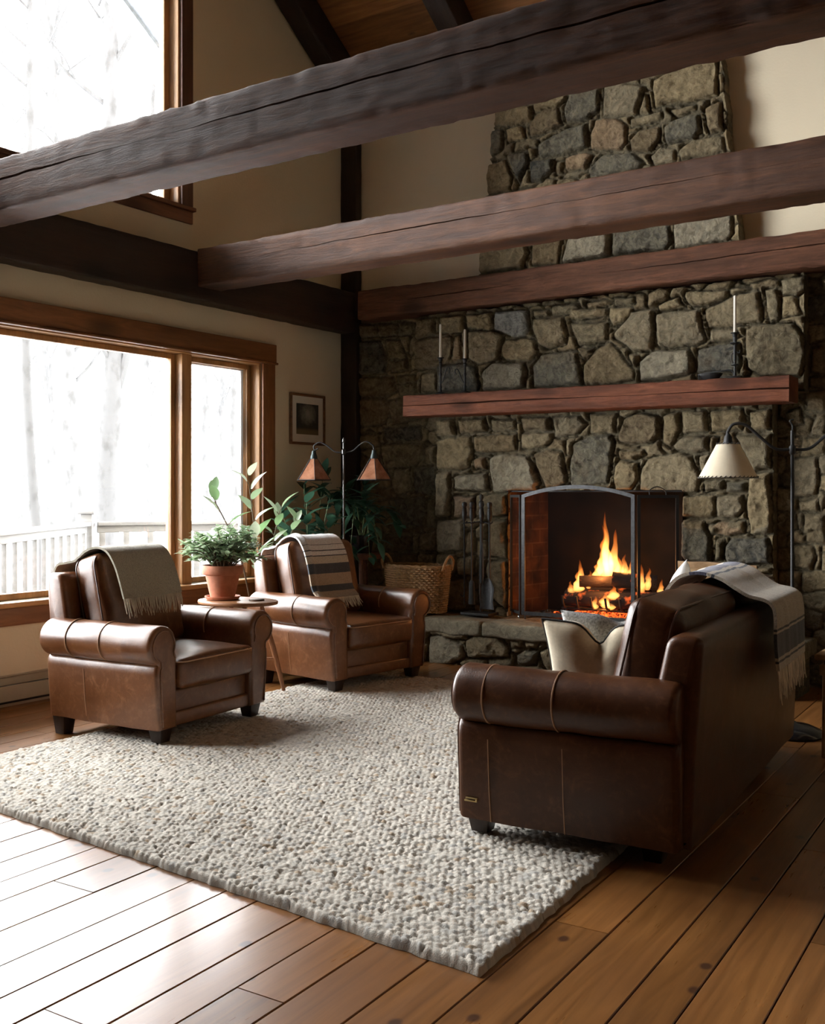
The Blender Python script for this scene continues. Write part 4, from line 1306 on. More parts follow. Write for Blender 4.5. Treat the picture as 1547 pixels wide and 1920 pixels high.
# firebox of brick
def quad_uv(name, mat, quads):
    V = []; F = []; UV = []
    for q in quads:
        b = len(V); V += q; F.append(tuple(range(b, b + 4)))
        w = (Vector(q[1]) - Vector(q[0])).length; hh_ = (Vector(q[3]) - Vector(q[0])).length
        UV += [(0, 0), (w, 0), (w, hh_), (0, hh_)]
    mb = MB(); mb.add(V, F)
    return mb.build(name, mat, None, smooth=False, uv=UV)
bx0, bx1, by, bz = -3.97, -2.68, 8.02, 1.55
yf = 7.44
fpart(quad_uv('firebox_side', 'firebrick', [[(OX0, yf, .36), (bx0, by, .36), (bx0, by, bz), (OX0, yf, bz)]]))
fpart(quad_uv('firebox_side', 'firebrick', [[(bx1, by, .36), (OX1, yf, .36), (OX1, yf, bz), (bx1, by, bz)]]))
fpart(quad_uv('firebox_back', 'firebrick_sooty', [[(bx0, by, .36), (bx1, by, .36), (bx1, by, bz), (bx0, by, bz)], [(OX0, yf, bz), (bx0, by, bz), (bx1, by, bz), (OX1, yf, bz)]]))
fpart(quad_uv('firebox_floor', 'ash', [[(OX0, 7.44, .363), (OX1, 7.44, .363), (bx1, by, .363), (bx0, by, .363)]]))
mb = MB(); mb.box((OX0 - 0.09, YF + .21, 0.2), (OX1 + 0.1, by + 0.25, 0.355)); mb.box((OX0 - .1, by + .02, .355), (OX1 + .1, by + .2, 1.75)); mb.box((OX0 - .09, YF + .005, bz + .02), (OX1 + .09, by + .2, 1.745)); mb.box((OX0 - .09, YF + .005, .355), (OX0 - .02, by + .2, 1.75)); mb.box((OX1 + .02, YF, .355), (OX1 + .09, by + .2, 1.745))
fpart(mb.build('firebox_casing', 'ash', None, smooth=False))
# lintel iron over the opening
mb = MB(); mb.bbox((OX0 - 0.05, 7.46, OZ1 - 0.01), (OX1 + 0.05, 7.56, OZ1 + 0.002), 0.002)
fpart(mb.build('lintel_bar', 'iron', None))

# mantel
mt = timber('mantel_shelf', 'mantel_wood', (-4.88, 7.285, 2.075), (-1.77, 7.285, 2.052), 0.25, 0.178, 41, 0.5, 0.009, 0.006, m=120)
tag(mt, 'long reddish-brown hewn timber mantel shelf across the stone chimney breast', 'mantel')
# ------------------------------------------------------------------ rug
def make_rug():
    c0 = Vector((-1.455, 2.52)); c1 = Vector((-4.70, 2.745)); c2 = Vector((-4.66, 6.30)); c3 = Vector((-1.66, 6.30))
    step = 0.0058
    nu = int(3.22 / step); nv = int(3.65 / step)
    U, W = np.meshgrid(np.linspace(0, 1, nu), np.linspace(0, 1, nv))
    def bl(a, b, c, d, k): return (a[k] * (1 - U) + b[k] * U) * (1 - W) + (d[k] * (1 - U) + c[k] * U) * W
    X = bl(c0, c1, c2, c3, 0); Y = bl(c0, c1, c2, c3, 1)
    a = U * 3.22; b = W * 3.65
    a2 = a + 0.010 * fbm(a * 5, b * 5, 1); b2 = b + 0.010 * fbm(a * 5, b * 5, 2)
    pu, pv = 0.0290, 0.0255
    row = np.floor(b2 / pv)
    h = np.zeros_like(a); kid = np.zeros(a.shape, dtype=np.int64)
    for dr in (-1, 0, 1):
        r = row + dr
        off = 0.5 * (np.mod(r, 2)) + 0.25 * (_hash(r, r * 0, 3) - .5)
        k0 = np.floor(a2 / pu - off)
        for dk in (0, 1, -1):
            k = k0 + dk
            cx = (k + off + 0.5 + 0.25 * (_hash(k, r, 5) - .5)) * pu
            cy = (r + 0.5 + 0.25 * (_hash(k, r, 6) - .5)) * pv
            sz = 0.85 + 0.45 * _hash(k, r, 8)
            dx = (a2 - cx) / (pu * 0.62 * sz); dy = (b2 - cy) / (pv * 0.62 * sz)
            sk = (_hash(k, r, 9) - .5) * 0.35 + 0.28 * np.where(np.mod(r, 2) > 0, 1, -1)
            dx = dx + sk * dy
            v = np.sqrt(np.clip(1 - dx * dx - dy * dy, 0, 1)) * (0.75 + 0.4 * _hash(k, r, 7))
            hid = (k * 7919 + r * 104729 + 5000000).astype(np.int64)
            m = v > h
            h = np.where(m, v, h); kid = np.where(m, hid, kid)
    ed = np.minimum(np.minimum(a, 3.22 - a), np.minimum(b, 3.65 - b))
    fall = np.clip(ed / 0.026, 0, 1); fall = np.sqrt(1 - (1 - fall) ** 2)
    Z = (0.015 + 0.0165 * h + 0.006 * fbm(a * 2.2, b * 2.2, 8)) * fall + 0.001
    edge_out = 0.016 * fbm(a * 20, b * 20, 12, 2)
    X = X + np.where(ed < 0.02, edge_out, 0); Y = Y + np.where(ed < 0.02, edge_out, 0)
    r1 = _hash(kid, kid * 0, 21); r2 = _hash(kid, kid * 0, 22)
    base = np.array((0.60, 0.565, 0.49))
    C = base * (0.80 + 0.30 * r1[..., None])
    br = (r2 > 0.955)[..., None]; gr = ((r2 < 0.11))[..., None]
    C = np.where(br, np.array((0.40, 0.31, 0.21)), C); C = np.where(gr, np.array((0.43, 0.42, 0.385)), C)
    pit = np.clip((h - 0.12) / 0.45, 0, 1)[..., None]
    C = np.array((0.25, 0.205, 0.145)) * (1 - pit) + C * pit      # darker brown in the low gaps between the wool loops
    V = np.stack([X.ravel(), Y.ravel(), Z.ravel()], 1)
    o = grid_mesh('rug', V, nu, nv, 'rug_wool', C.reshape(-1, 3))
    tag(o, 'large cream chunky woven wool rug under the leather seats', 'rug')
make_rug()

# ------------------------------------------------------------------ leather seating
def arm_profile(s, half=0.075, H=0.655, base=0.105, r=0.105):
    """outline across the arm; s=+1 outer side on +y"""
    zc = H - r
    inner = [(-half, base), (-half, zc - 0.07)]
    roll = arc(0.034, zc, r, 200, -72, 26)
    outer = [(half - 0.006, zc - r + 0.004), (half + 0.004, zc - r - 0.012), (half + 0.008, zc - r - 0.05), (half - 0.004, base + .12), (half - 0.020, base)]
    pts = inner + roll + outer
    return [(s * y, z) for y, z in pts]


def offset_path(prof, d, i0, i1):
    n = len(prof); P = [Vector(p) for p in prof]
    area = sum(P[i].x * P[(i + 1) % n].y - P[(i + 1) % n].x * P[i].y for i in range(n))
    out = []
    for i in range(i0, i1):
        e = P[(i + 1) % n] - P[i - 1]; q = Vector((e.y, -e.x)).normalized()
        if area < 0: q = -q
        out.append(P[i] + q * d)
    return out


def seating(name, label, cat, loc, rz, inner_w, n, leather, group=None, depth=0.86, back_h=0.90, cush_h=0.98, arm_seams=(0.05, 0.26), side_seams=(-0.12,), arm_h=0.655, seat_z=0.385, base=0.105, rear_in=0.0, leg_drop=(0.0, 0.0), arm_r=0.105, arm_half=0.075, tuck=0.0):
    """local frame: x forward, y left, z up"""
    root = tag(empty(name, (loc[0], loc[1], 0.0), rz), label, cat, group)
    xb, xf = -depth / 2, depth / 2
    hw = inner_w / 2
    # arms
    for s in (1, -1):
        prof = arm_profile(s, arm_half, arm_h, base, arm_r)
        yc = s * (hw + arm_half)
        mt = Matrix.Translation((0, yc, 0))
        mb = MB(); mb.prism(prof, xb + 0.015, xf - 0.01, 'x', 0.028, 22, 0.005, 5.0, 3 + s + loc[0], mt, 5)
        a = mb.build('arm', leather, root, angle=55)
        # welt along the front face of the arm
        mb = MB()
        fr = offset_path(prof, -0.024, 1, len(prof))
        mb.tube([mt @ Vector((xf - 0.008, p.x, p.y)) for p in fr], 0.0048, 6)
        mb.build('welt', leather, a)
        for sx in arm_seams:
            mb = MB(); pth = offset_path(prof, 0.0008, 2, 2 + 27)
            mb.tube([mt @ Vector((sx, p.x, p.y)) for p in pth], 0.0038, 6)
            mb.build('roll_seam', 'leather_seam', a)
        for sx in side_seams:
            mb = MB(); pth = offset_path(prof, 0.0, 31, len(prof))
            mb.tube([mt @ Vector((sx, p.x, p.y)) for p in pth], 0.0026, 6)
            mb.build('side_seam', 'leather_seam', a)
    # front rail and deck
    mb = MB(); mb.bbox((xb + 0.04, -hw - 0.01, base + 0.03), (xf - 0.055, hw + 0.01, 0.30), 0.02); mb.build('seat_deck', leather, root)
    mb = MB(); mb.bbox((xf - 0.075, -hw - 0.01, base), (xf - 0.035, hw + 0.01, base + 0.075), 0.012); mb.build('front_rail', leather, root)
    # back frame, its outside face leaning a little
    prof = round_poly([(xb - 0.005, base), (xb + 0.17, base), (xb + 0.17, 0.42), (xb + 0.075, back_h), (xb - 0.055, back_h), (xb - 0.02, 0.45)], [0.01, 0.02, 0.05, 0.045, 0.045, 0.1], 5)
    prof = prof[:]
    mb = MB(); mb.prism(prof, -hw - arm_half * 1.35, hw + arm_half * 1.35, 'y', 0.03, 18, 0.004, 4.0, 11 + loc[1], None, 5)
    bf = mb.build('back_frame', leather, root, angle=55)
    mb = MB(); mb.tube([(xb - 0.036, y, back_h - 0.018 + 0.0) for y in np.linspace(-hw - .07, hw + .07, 12)], 0.004, 6); mb.build('welt', 'leather_welt', bf)
    mb = MB()
    # seat and back cushions
    cw = inner_w / n
    for i in range(n):
        yc = -hw + cw * (i + 0.5)
        m = Matrix.Translation((xb + 0.17 + (xf + 0.012 - xb - 0.17) / 2, yc, seat_z))
        hx, hy, hz = (xf + 0.012 - xb - 0.17) / 2, cw / 2 - 0.004, 0.083
        mb = MB(); mb.rbox((hx, hy, hz), 0.035, (0.012, 0.0, 0.032), m, 4, 12, 0.008, 5.0, i + loc[1])
        sc = mb.build('seat_cushion', leather, root, angle=70)
        mb = MB()
        for zz in (hz - 0.022,):
            pth = round_poly([(-hx, -hy), (hx, -hy), (hx, hy), (-hx, hy)], 0.045, 5)
            mb.tube([m @ Vector((x, y, zz + 0.004)) * 1.0 for x, y in pth], 0.0042, 6, closed=True)
        mb.build('piping', 'leather_seam', sc)
        bh = (cush_h - 0.44) / 2
        bhx = 0.105
        rot = Matrix.Rotation(math.radians(-13), 4, 'Y')
        m = Matrix.Translation((xb + 0.205, yc, 0.452 + bh)) @ rot
        bhy = cw / 2 - 0.002 - tuck
        mb = MB(); mb.rbox((bhx, bhy, bh), 0.055, (0.045, 0.012, 0.022), m, 5, 12, 0.013, 4.5, 5 + i + loc[0])
        bc = mb.build('back_cushion', leather, root, angle=70)
        pth = round_poly([(-bhy, -bh), (bhy, -bh), (bhy, bh), (-bhy, bh)], 0.08, 6)
        for xx in (bhx - 0.035, -bhx + 0.03):
            mb = MB(); mb.tube([m @ Vector((xx, y * (1.0 + 0.014), z * 1.012)) for y, z in pth], 0.0045, 6, closed=True)
            mb.build('piping', 'leather_welt', bc)
    # legs: tapered blocks
    for sx in (1, -1):
        for s in (1, -1):
            z0 = leg_drop[0] if sx > 0 else leg_drop[1]
            x0 = (xf - 0.075) if sx > 0 else (xb + 0.06 + rear_in); y0 = s * (hw + arm_half - 0.01 - (rear_in if sx < 0 else 0))
            t_, b_ = 0.048, 0.034
            mb = MB()
            rings = []
            for (w, z) in ((b_, z0), (b_ + .001, z0 + .002), (t_, base + 0.012), (t_, base + 0.02)):
                rings.append([Vector((x0 + p[0], y0 + p[1], z)) for p in round_poly([(-w, -w), (w, -w), (w, w), (-w, w)], 0.008, 2)])
            mb.loft(rings); mb.build('leg', 'leg_wood', root)
    return root

RUGZ = 0.035
seating('armchair', 'brown leather armchair nearest the camera, with a plain grey throw over its back', 'armchair', (-4.56, 4.20), math.radians(4), 0.62, 1, 'leather', 'leather armchairs', leg_drop=(RUGZ, 0.0), arm_seams=(-0.20, 0.05), side_seams=(-0.12,))
seating('armchair', 'brown leather armchair beside the wicker basket, with a striped throw over its back', 'armchair', (-4.59, 5.93), math.radians(-9), 0.62, 1, 'leather', 'leather armchairs', leg_drop=(RUGZ, 0.0), arm_seams=(0.08,), side_seams=(-0.02,))
SOFA = ((-1.737, 4.554), math.radians(184), 1.82)
seating('sofa', 'dark brown leather two-seat sofa seen from its side and back, facing the armchairs', 'sofa', SOFA[0], SOFA[1], SOFA[2], 2, 'leather_sofa', None, base=0.095, rear_in=0.10, depth=0.89, back_h=0.85, cush_h=0.935, seat_z=0.355, leg_drop=(RUGZ, 0.0), arm_seams=(0.02, 0.30), side_seams=(0.0, 0.30), arm_h=0.69, arm_r=0.112, arm_half=0.085)
sofa = bpy.data.objects['sofa']
# little maker's tag stitched on the near arm
mb = MB(); mb.bbox((0.355, SOFA[2] / 2 + 0.1580, 0.165), (0.405, SOFA[2] / 2 + 0.1670, 0.171), 0.001); mb.bbox((0.355, SOFA[2] / 2 + 0.1580, 0.176), (0.40, SOFA[2] / 2 + 0.1670, 0.181), 0.001); mb.bbox((0.352, SOFA[2] / 2 + 0.1580, 0.165), (0.358, SOFA[2] / 2 + 0.1670, 0.181), 0.001)
mb.build('maker_tag', 'brass_label', sofa)

# ------------------------------------------------------------------ cloths
def drape(name, label, cat, mat, fmat, M0, path, w, group=None, skew=0.0, thick=0.008, fr0=True, fr1=False, flen=0.09, wr=0.006, seed=1, nfr=46, taper=0.0, folds=None, over=None):
    """cloth hung along path (local x,z) and w wide in local y; fringe at either end"""
    P = crom([Vector((p[0], 0, p[1])) for p in path], 8)
    n = len(P); m = 30
    S = [0.0]
    for a, b in zip(P[:-1], P[1:]): S.append(S[-1] + (b - a).length)
    L = S[-1]
    nor = []
    for i in range(n):
        t = (P[min(i + 1, n - 1)] - P[max(i - 1, 0)]).normalized()
        nor.append(Vector((-t.z, 0, t.x)))
    if nor[n // 2].z < 0: nor = [-q for q in nor]
    front, back, UV = [], [], []
    w1_ = m + 1
    OFF = np.zeros((n, w1_))
    if over:
        from mathutils.bvhtree import BVHTree
        bpy.context.view_layer.update()
        vs_, ps_ = [], []
        for ob in [c for r_ in [bpy.data.objects[over]] for c in r_.children_recursive if c.type == 'MESH' and not c.name.startswith(('arm', 'leg'))]:
            b0 = len(vs_); mw = ob.matrix_world
            vs_ += [mw @ v.co for v in ob.data.vertices]; ps_ += [tuple(b0 + q for q in p.vertices) for p in ob.data.polygons]
        bv = BVHTree.FromPolygons(vs_, ps_)
        R3 = M0.to_3x3()
        for i in range(n):
            for j in range(w1_):
                p = P[i].copy(); p.y = (j / m - 0.5) * w * (1 - taper * S[i] / L) + skew * (S[i] / L - .5)
                hit = bv.ray_cast(M0 @ (p + nor[i] * 0.13), -(R3 @ nor[i]), 0.13)
                if hit[0] is not None:
                    OFF[i, j] = 0.13 - hit[3]
        for _ in range(3):
            g_ = np.pad(OFF, 1, mode='edge')
            mx_ = np.maximum.reduce([g_[1:-1, 1:-1], g_[:-2, 1:-1], g_[2:, 1:-1], g_[1:-1, :-2], g_[1:-1, 2:]])
            OFF = np.maximum(OFF, 0.5 * mx_ + 0.5 * OFF) if _ < 2 else OFF
        OFF = OFF + 0.006
    for i in range(n):
        for j in range(m + 1):
            y = (j / m - 0.5) * w * (1 - taper * S[i] / L) + skew * (S[i] / L - .5)
            wv = mnoise.noise(Vector((S[i] * 4, y * 7, seed))) + 0.6 * mnoise.noise(Vector((S[i] * 2, y * 16, seed + 5)))
            d = max(0.0, 0.4 + wv) * wr + OFF[i, j]
            if folds:
                fy, fw, fh = folds
                d += fh * math.exp(-((y - fy) / fw) ** 2)
            p = P[i] + nor[i] * (d + thick); p.y = y
            q = P[i] + nor[i] * d; q.y = y
            front.append(p); back.append(q); UV.append((j / m, S[i] / L))
    mb = MB()
    A = front + back; N = len(front); w1 = m + 1
    F = []
    for i in range(n - 1):
        for j in range(m):
            a = i * w1 + j
            F.append((a, a + 1, a + 1 + w1, a + w1)); F.append((N + a, N + a + w1, N + a + 1 + w1, N + a + 1))
    for i in range(n - 1):
        for j in (0, m):
            a = i * w1 + j; F.append((a, a + w1, N + a + w1, N + a))
    for j in range(m):
        for i in (0, n - 1):
            a = i * w1 + j; F.append((a, a + 1, N + a + 1, N + a))
    mb.add([M0 @ p for p in A], F)
    root = mb.build(name, mat, None, uv=UV + UV, angle=60)
    tag(root, label, cat, group)
    rg = random.Random(seed)
    for on, i, sgn in ((fr0, 0, -1), (fr1, n - 1, 1)):
        if not on: continue
        mb = MB()
        for k in range(nfr):
            f = (k + 0.5) / nfr
            a = int(f * m); base_ = front[i * w1 + a].lerp(front[i * w1 + min(a + 1, m)], f * m - a)
            base_ = base_ - nor[i] * thick * 0.5
            dirv = (P[0] - P[1]).normalized() if sgn < 0 else (P[-1] - P[-2]).normalized()
            dn = (dirv * 0.6 + Vector((0, 0, -1)) * 0.4).normalized()
            l = flen * rg.uniform(0.8, 1.15)
            o1 = base_ + dn * l * 0.5 + Vector((0, rg.uniform(-.004, .004), 0)) + nor[i] * rg.uniform(0, .006)
            o2 = base_ + dn * l + Vector((0, rg.uniform(-.012, .012), 0)) + nor[i] * rg.uniform(0, .012)
            mb.tube([M0 @ base_, M0 @ o1, M0 @ o2], [0.0034, 0.003, 0.0018], 5)
        mb.build('fringe', fmat, root)
    return root

def local(loc, rz): return Matrix.Translation((loc[0], loc[1], 0)) @ Matrix.Rotation(rz, 4, 'Z')
# path runs from the front hem up over the cushion and down behind (x forward)
MA = local((-4.56, 4.20), math.radians(4))
drape('throw_blanket', 'plain olive-grey wool throw with fringe folded over the near armchair', 'blanket', 'throw_grey', 'fringe_grey', MA @ Matrix.Translation((0, -0.045, 0)),
      [(-0.055, 0.755), (-0.085, 0.86), (-0.115, 0.945), (-0.165, 1.012), (-0.235, 1.03), (-0.31, 1.005), (-0.375, 0.955), (-0.45, 0.935), (-0.515, 0.915), (-0.525, 0.83), (-0.52, 0.72)], 0.47, 'blankets', seed=3, flen=0.10, thick=0.012, skew=-0.06, over='armchair')
MBc = local((-4.59, 5.93), math.radians(-9))
drape('throw_blanket', 'striped cream and dark grey throw over the armchair by the basket', 'blanket', 'throw_striped', 'fringe_cream', MBc @ Matrix.Translation((0, -0.065, 0)),
      [(0.02, 0.60), (-0.035, 0.66), (-0.06, 0.755), (-0.085, 0.86), (-0.115, 0.945), (-0.165, 1.012), (-0.235, 1.03), (-0.31, 1.005), (-0.375, 0.955), (-0.45, 0.935), (-0.515, 0.915), (-0.525, 0.80)], 0.40, 'blankets', seed=8, flen=0.08, thick=0.012, folds=(-0.15, 0.02, 0.014), skew=-0.05, over='armchair.001')
MS = local(*SOFA[:2])
drape('throw_blanket', 'cream throw with navy bands and long fringe hanging over the sofa back', 'blanket', 'throw_cream', 'fringe_cream', MS @ Matrix.Translation((0, -0.24, 0)),
      [(-0.555, 0.60), (-0.55, 0.72), (-0.545, 0.82), (-0.525, 0.87), (-0.445, 0.89), (-0.385, 0.925), (-0.325, 0.965), (-0.24, 0.985), (-0.16, 0.965), (-0.105, 0.90), (-0.075, 0.82)], 0.66, 'blankets', seed=14, flen=0.13, thick=0.014, nfr=44, wr=0.010, over='sofa')

# ------------------------------------------------------------------ pillows
def pillow(name, label, mat, Mx, w, h, T, chop=0.0, piping=None, seed=1):
    mb = MB(); n = 26
    idx = {}
    V = []; UV = []; F = []
    def pt(i, j, s):
        u, v = i / n * 2 - 1, j / n * 2 - 1
        pin = 1 - 0.07 * (1 - (abs(u)) ** 4) if True else 1
        x = u * w / 2 * (1 - 0.06 * (1 - v * v)); y = v * h / 2 * (1 - 0.06 * (1 - u * u))
        th = T * (max(0, (1 - u ** 4)) ** 0.55) * (max(0, (1 - v ** 4)) ** 0.55) * 0.5
        if chop:
            g = math.exp(-(u / 0.22) ** 2)
            y -= chop * g * max(0, (v + 0.25) / 1.25)
            th *= 1 - 0.45 * g * max(0, v)
        wv = 0.010 * mnoise.noise(Vector((u * 2.2, v * 2.2, seed))) * (1 - u ** 4) * (1 - v ** 4)
        return Vector((x, s * th + wv, y))
    for s in (1, -1):
        for j in range(n + 1):
            for i in range(n + 1):
                ed = i in (0, n) or j in (0, n)
                key = (i, j, 0 if ed else s)
                if key not in idx:
                    idx[key] = len(V); V.append(Mx @ pt(i, j, s)); UV.append((i / n, j / n))
        for j in range(n):
            for i in range(n):
                k = [idx[(a, b, 0 if (a in (0, n) or b in (0, n)) else s)] for a, b in ((i, j), (i + 1, j), (i + 1, j + 1), (i, j + 1))]
                F.append(tuple(k if s < 0 else reversed(k)))
    mb.add(V, F)
    o = mb.build(name, mat, None, uv=UV, angle=180)
    tag(o, label, 'pillow', 'sofa pillows')
    if piping:
        loop = [(i, 0) for i in range(n)] + [(n, j) for j in range(n)] + [(n - i, n) for i in range(n)] + [(0, n - j) for j in range(n)]
        mb = MB(); mb.tube([Mx @ pt(i, j, 1) for i, j in loop], 0.0046, 7, closed=True)
        mb.build('piping', piping, o)
    return o
# local sofa frame: +y is toward the camera, seat top about 0.50; pillow's own z is up, y is its thickness
def seat_at(x, y, z, yaw, tilt, roll=0): return MS @ Matrix.Translation((x, y, z)) @ Matrix.Rotation(math.radians(yaw), 4, 'Z') @ Matrix.Rotation(math.radians(tilt), 4, 'X') @ Matrix.Rotation(math.radians(roll), 4, 'Y')
pillow('throw_pillow', 'cream square pillow with dark piping and a dented top, behind the near sofa arm', 'pillow_cream', seat_at(-0.03, 0.735, 0.675, 3, -22, 0), 0.45, 0.385, 0.15, 0.085, 'piping_dark', 2)
pillow('throw_pillow', 'speckled grey pillow mostly hidden behind the cream pillow on the sofa', 'pillow_grey', seat_at(-0.05, 0.55, 0.69, 4, -22, 0), 0.48, 0.39, 0.11, 0.03, None, 5)
pillow('throw_pillow', 'white pillow with thin grey stripes poking up behind the sofa back', 'pillow_striped', seat_at(0.05, -0.56, 0.735, -78, 13, 38), 0.42, 0.42, 0.12, 0.0, None, 9)
# ------------------------------------------------------------------ side table with its plant
def leaf(mb, p, d, up, L, W, curl=0.25, fold=0.15, n=5, tipw=0.02):
    d = Vector(d).normalized(); side = d.cross(Vector(up))
    if side.length < 1e-4: side = d.orthogonal()
    side.normalize(); nrm = side.cross(d).normalized()
    V = []; F = []
    for i in range(n + 1):
        t = i / n
        w = W * (math.sin(PI * min(1, t * 0.93 + 0.07)) ** 0.8) * (1 - 0.25 * t) if i < n else W * tipw
        c = Vector(p) + d * (L * t) + nrm * (-curl * L * t * t)
        V += [c - side * w / 2 + nrm * fold * w, c, c + side * w / 2 + nrm * fold * w]
    for i in range(n):
        for k in (0, 1):
            a = i * 3 + k
            F.append((a, a + 1, a + 4, a + 3))
    mb.add(V, F)

tx, ty = -4.80, 5.10
st = tag(empty('side_table', (tx, ty, 0), math.radians(10)), 'small reddish wooden side table with splayed legs between the armchairs', 'table')
mb = MB(); mb.lathe([(0.265, 0.617), (0.282, 0.621), (0.285, 0.628), (0.285, 0.636), (0.282, 0.642), (0.265, 0.645)], 40, None, True, 1.0, 0.72); mb.build('table_top', 'table_wood', st)
for k in range(4):
    a = math.radians(40 + 90 * k)
    mb = MB(); mb.tube([(math.cos(a) * .17, math.sin(a) * .12, 0.618), (math.cos(a) * .27, math.sin(a) * .20, 0.28), (math.cos(a) * .335, math.sin(a) * .25, 0.034 if tx + math.cos(a + .17) * .335 > -4.70 else 0.0)], [0.013, 0.019, 0.012], 10); mb.build('leg', 'table_leg_wood', st)
for k in range(2):
    a = math.radians(40 + 90 * k)
    mb = MB(); mb.tube([(math.cos(a) * .275, math.sin(a) * .204, 0.25 + .03 * k), (-math.cos(a) * .275, -math.sin(a) * .204, 0.25 + .03 * k)], 0.009, 8); mb.build('stretcher', 'table_leg_wood', st)

px_, py_ = -4.90, 5.06
pot = tag(empty('potted_plant', (px_, py_, 0.645)), 'bushy small-leaved green plant in a terracotta pot on the side table', 'plant', 'house plants')
mb = MB(); mb.lathe([(0.088, 0.0), (0.108, 0.004), (0.116, 0.016), (0.118, 0.024), (0.110, 0.024), (0.106, 0.014), (0.08, 0.010)], 32); mb.build('saucer', 'terracotta', pot)
mb = MB(); mb.lathe([(0.076, 0.012), (0.080, 0.014), (0.114, 0.165), (0.128, 0.168), (0.134, 0.175), (0.137, 0.222), (0.132, 0.229), (0.122, 0.226), (0.119, 0.19)], 36); mb.build('pot', 'terracotta', pot)
mb = MB(); mb.lathe([(0.118, 0.195), (0.08, 0.203), (0.01, 0.206)], 24); mb.build('soil', 'soil', pot)
rg = random.Random(5)
mbs, mbl = MB(), MB()
for k in range(64):
    a = rg.uniform(0, 2 * PI); rr = math.sqrt(rg.random())
    tip = Vector((math.cos(a) * (0.06 + 0.22 * rr), math.sin(a) * (0.06 + 0.22 * rr), 0.27 + 0.24 * (1 - rr ** 2) * rg.uniform(0.6, 1.0) + rg.uniform(-.03, .05)))
    b0 = Vector((math.cos(a) * 0.05 * rr, math.sin(a) * 0.05 * rr, 0.2))
    pth = crom([b0, b0.lerp(tip, .5) + Vector((0, 0, 0.05)), tip], 5)
    mbs.tube(pth, [0.0055 - 0.003 * i / (len(pth) - 1) for i in range(len(pth))], 5)
    for i in range(3, len(pth)):
        for q in range(3 if i < len(pth) - 1 else 5):
            aa = rg.uniform(0, 2 * PI); dv = Vector((math.cos(aa), math.sin(aa), rg.uniform(-0.15, 0.75)))
            leaf(mbl, pth[i], dv, (0, 0, 1), rg.uniform(0.045, 0.075), rg.uniform(0.028, 0.040), rg.uniform(0, .4), 0.1, 4, 0.15)
mbs.build('stems', 'stem_brown', pot); mbl.build('foliage', 'leaf_jade', pot, angle=0)
cs = MB(); cs.lathe([(0.046, 0.0), (0.05, 0.002), (0.05, 0.009), (0.046, 0.011)], 28)
co = cs.build('coaster', 'coaster'); co.location = (-4.66, 5.13, 0.645); tag(co, 'small round dark coaster at the edge of the side table', 'coaster')

# ------------------------------------------------------------------ corner plants
def big_leaf_plant(name, loc, label, mat, stems, seed, leafL, leafW, potr=0.15, poth=0.28, potmat='terracotta', stem='stem_brown', droop=0.3, group='house plants'):
    root = tag(empty(name, loc), label, 'plant', group)
    mb = MB(); mb.lathe([(potr * 0.7, 0), (potr * .72, .004), (potr * .96, poth * .8), (potr * 1.06, poth * .82), (potr * 1.06, poth), (potr * .96, poth), (potr * .93, poth * .9)], 28); mb.build('pot', potmat, root)
    mb = MB(); mb.lathe([(potr * .94, poth * .88), (0.01, poth * .9)], 20); mb.build('soil', 'soil', root)
    rg = random.Random(seed); ms, ml = MB(), MB()
    for (dx, dy, h, nl) in stems:
        b0 = Vector((dx * .15, dy * .15, poth * .88)); tip = Vector((dx, dy, h))
        pth = crom([b0, b0.lerp(tip, .5) + Vector((-dx * .12, -dy * .12, h * .04)), tip], 7)
        ms.tube(pth, [0.008 - 0.005 * i / (len(pth) - 1) for i in range(len(pth))], 6)
        for q in range(nl):
            f = 0.42 + 0.58 * q / max(1, nl - 1); i = f * (len(pth) - 1); i0 = min(int(i), len(pth) - 2); p = pth[i0].lerp(pth[i0 + 1], i - i0)
            a = q * 2.4 + rg.uniform(-.5, .5); up = 0.35 + 0.9 * f + rg.uniform(-.3, .3)
            dv = Vector((math.cos(a), math.sin(a), up - (droop if f < 0.8 else -0.3))).normalized()
            pe = p + dv * 0.03
            ms.tube([p, pe], [0.003, 0.0025], 5)
            leaf(ml, pe, dv, (0, 0, 1), leafL * rg.uniform(.75, 1.15), leafW * rg.uniform(.8, 1.1), rg.uniform(0.05, .35), 0.14, 6, 0.03)
    ms.build('stems', stem, root); ml.build('foliage', mat, root, angle=0)
    return root
big_leaf_plant('rubber_plant', (-5.36, 5.95, 0.0), 'leggy plant with pale green oval leaves by the window, behind the striped armchair', 'leaf_rubber',
               [(-0.10, -0.42, 1.33, 7), (-0.02, -0.12, 1.46, 9), (0.05, 0.16, 1.22, 9), (0.10, 0.30, 1.13, 8), (-0.05, 0.02, 1.02, 6), (0.12, -0.2, 1.0, 6)], 3, 0.165, 0.084, 0.19, 0.42, droop=0.15)
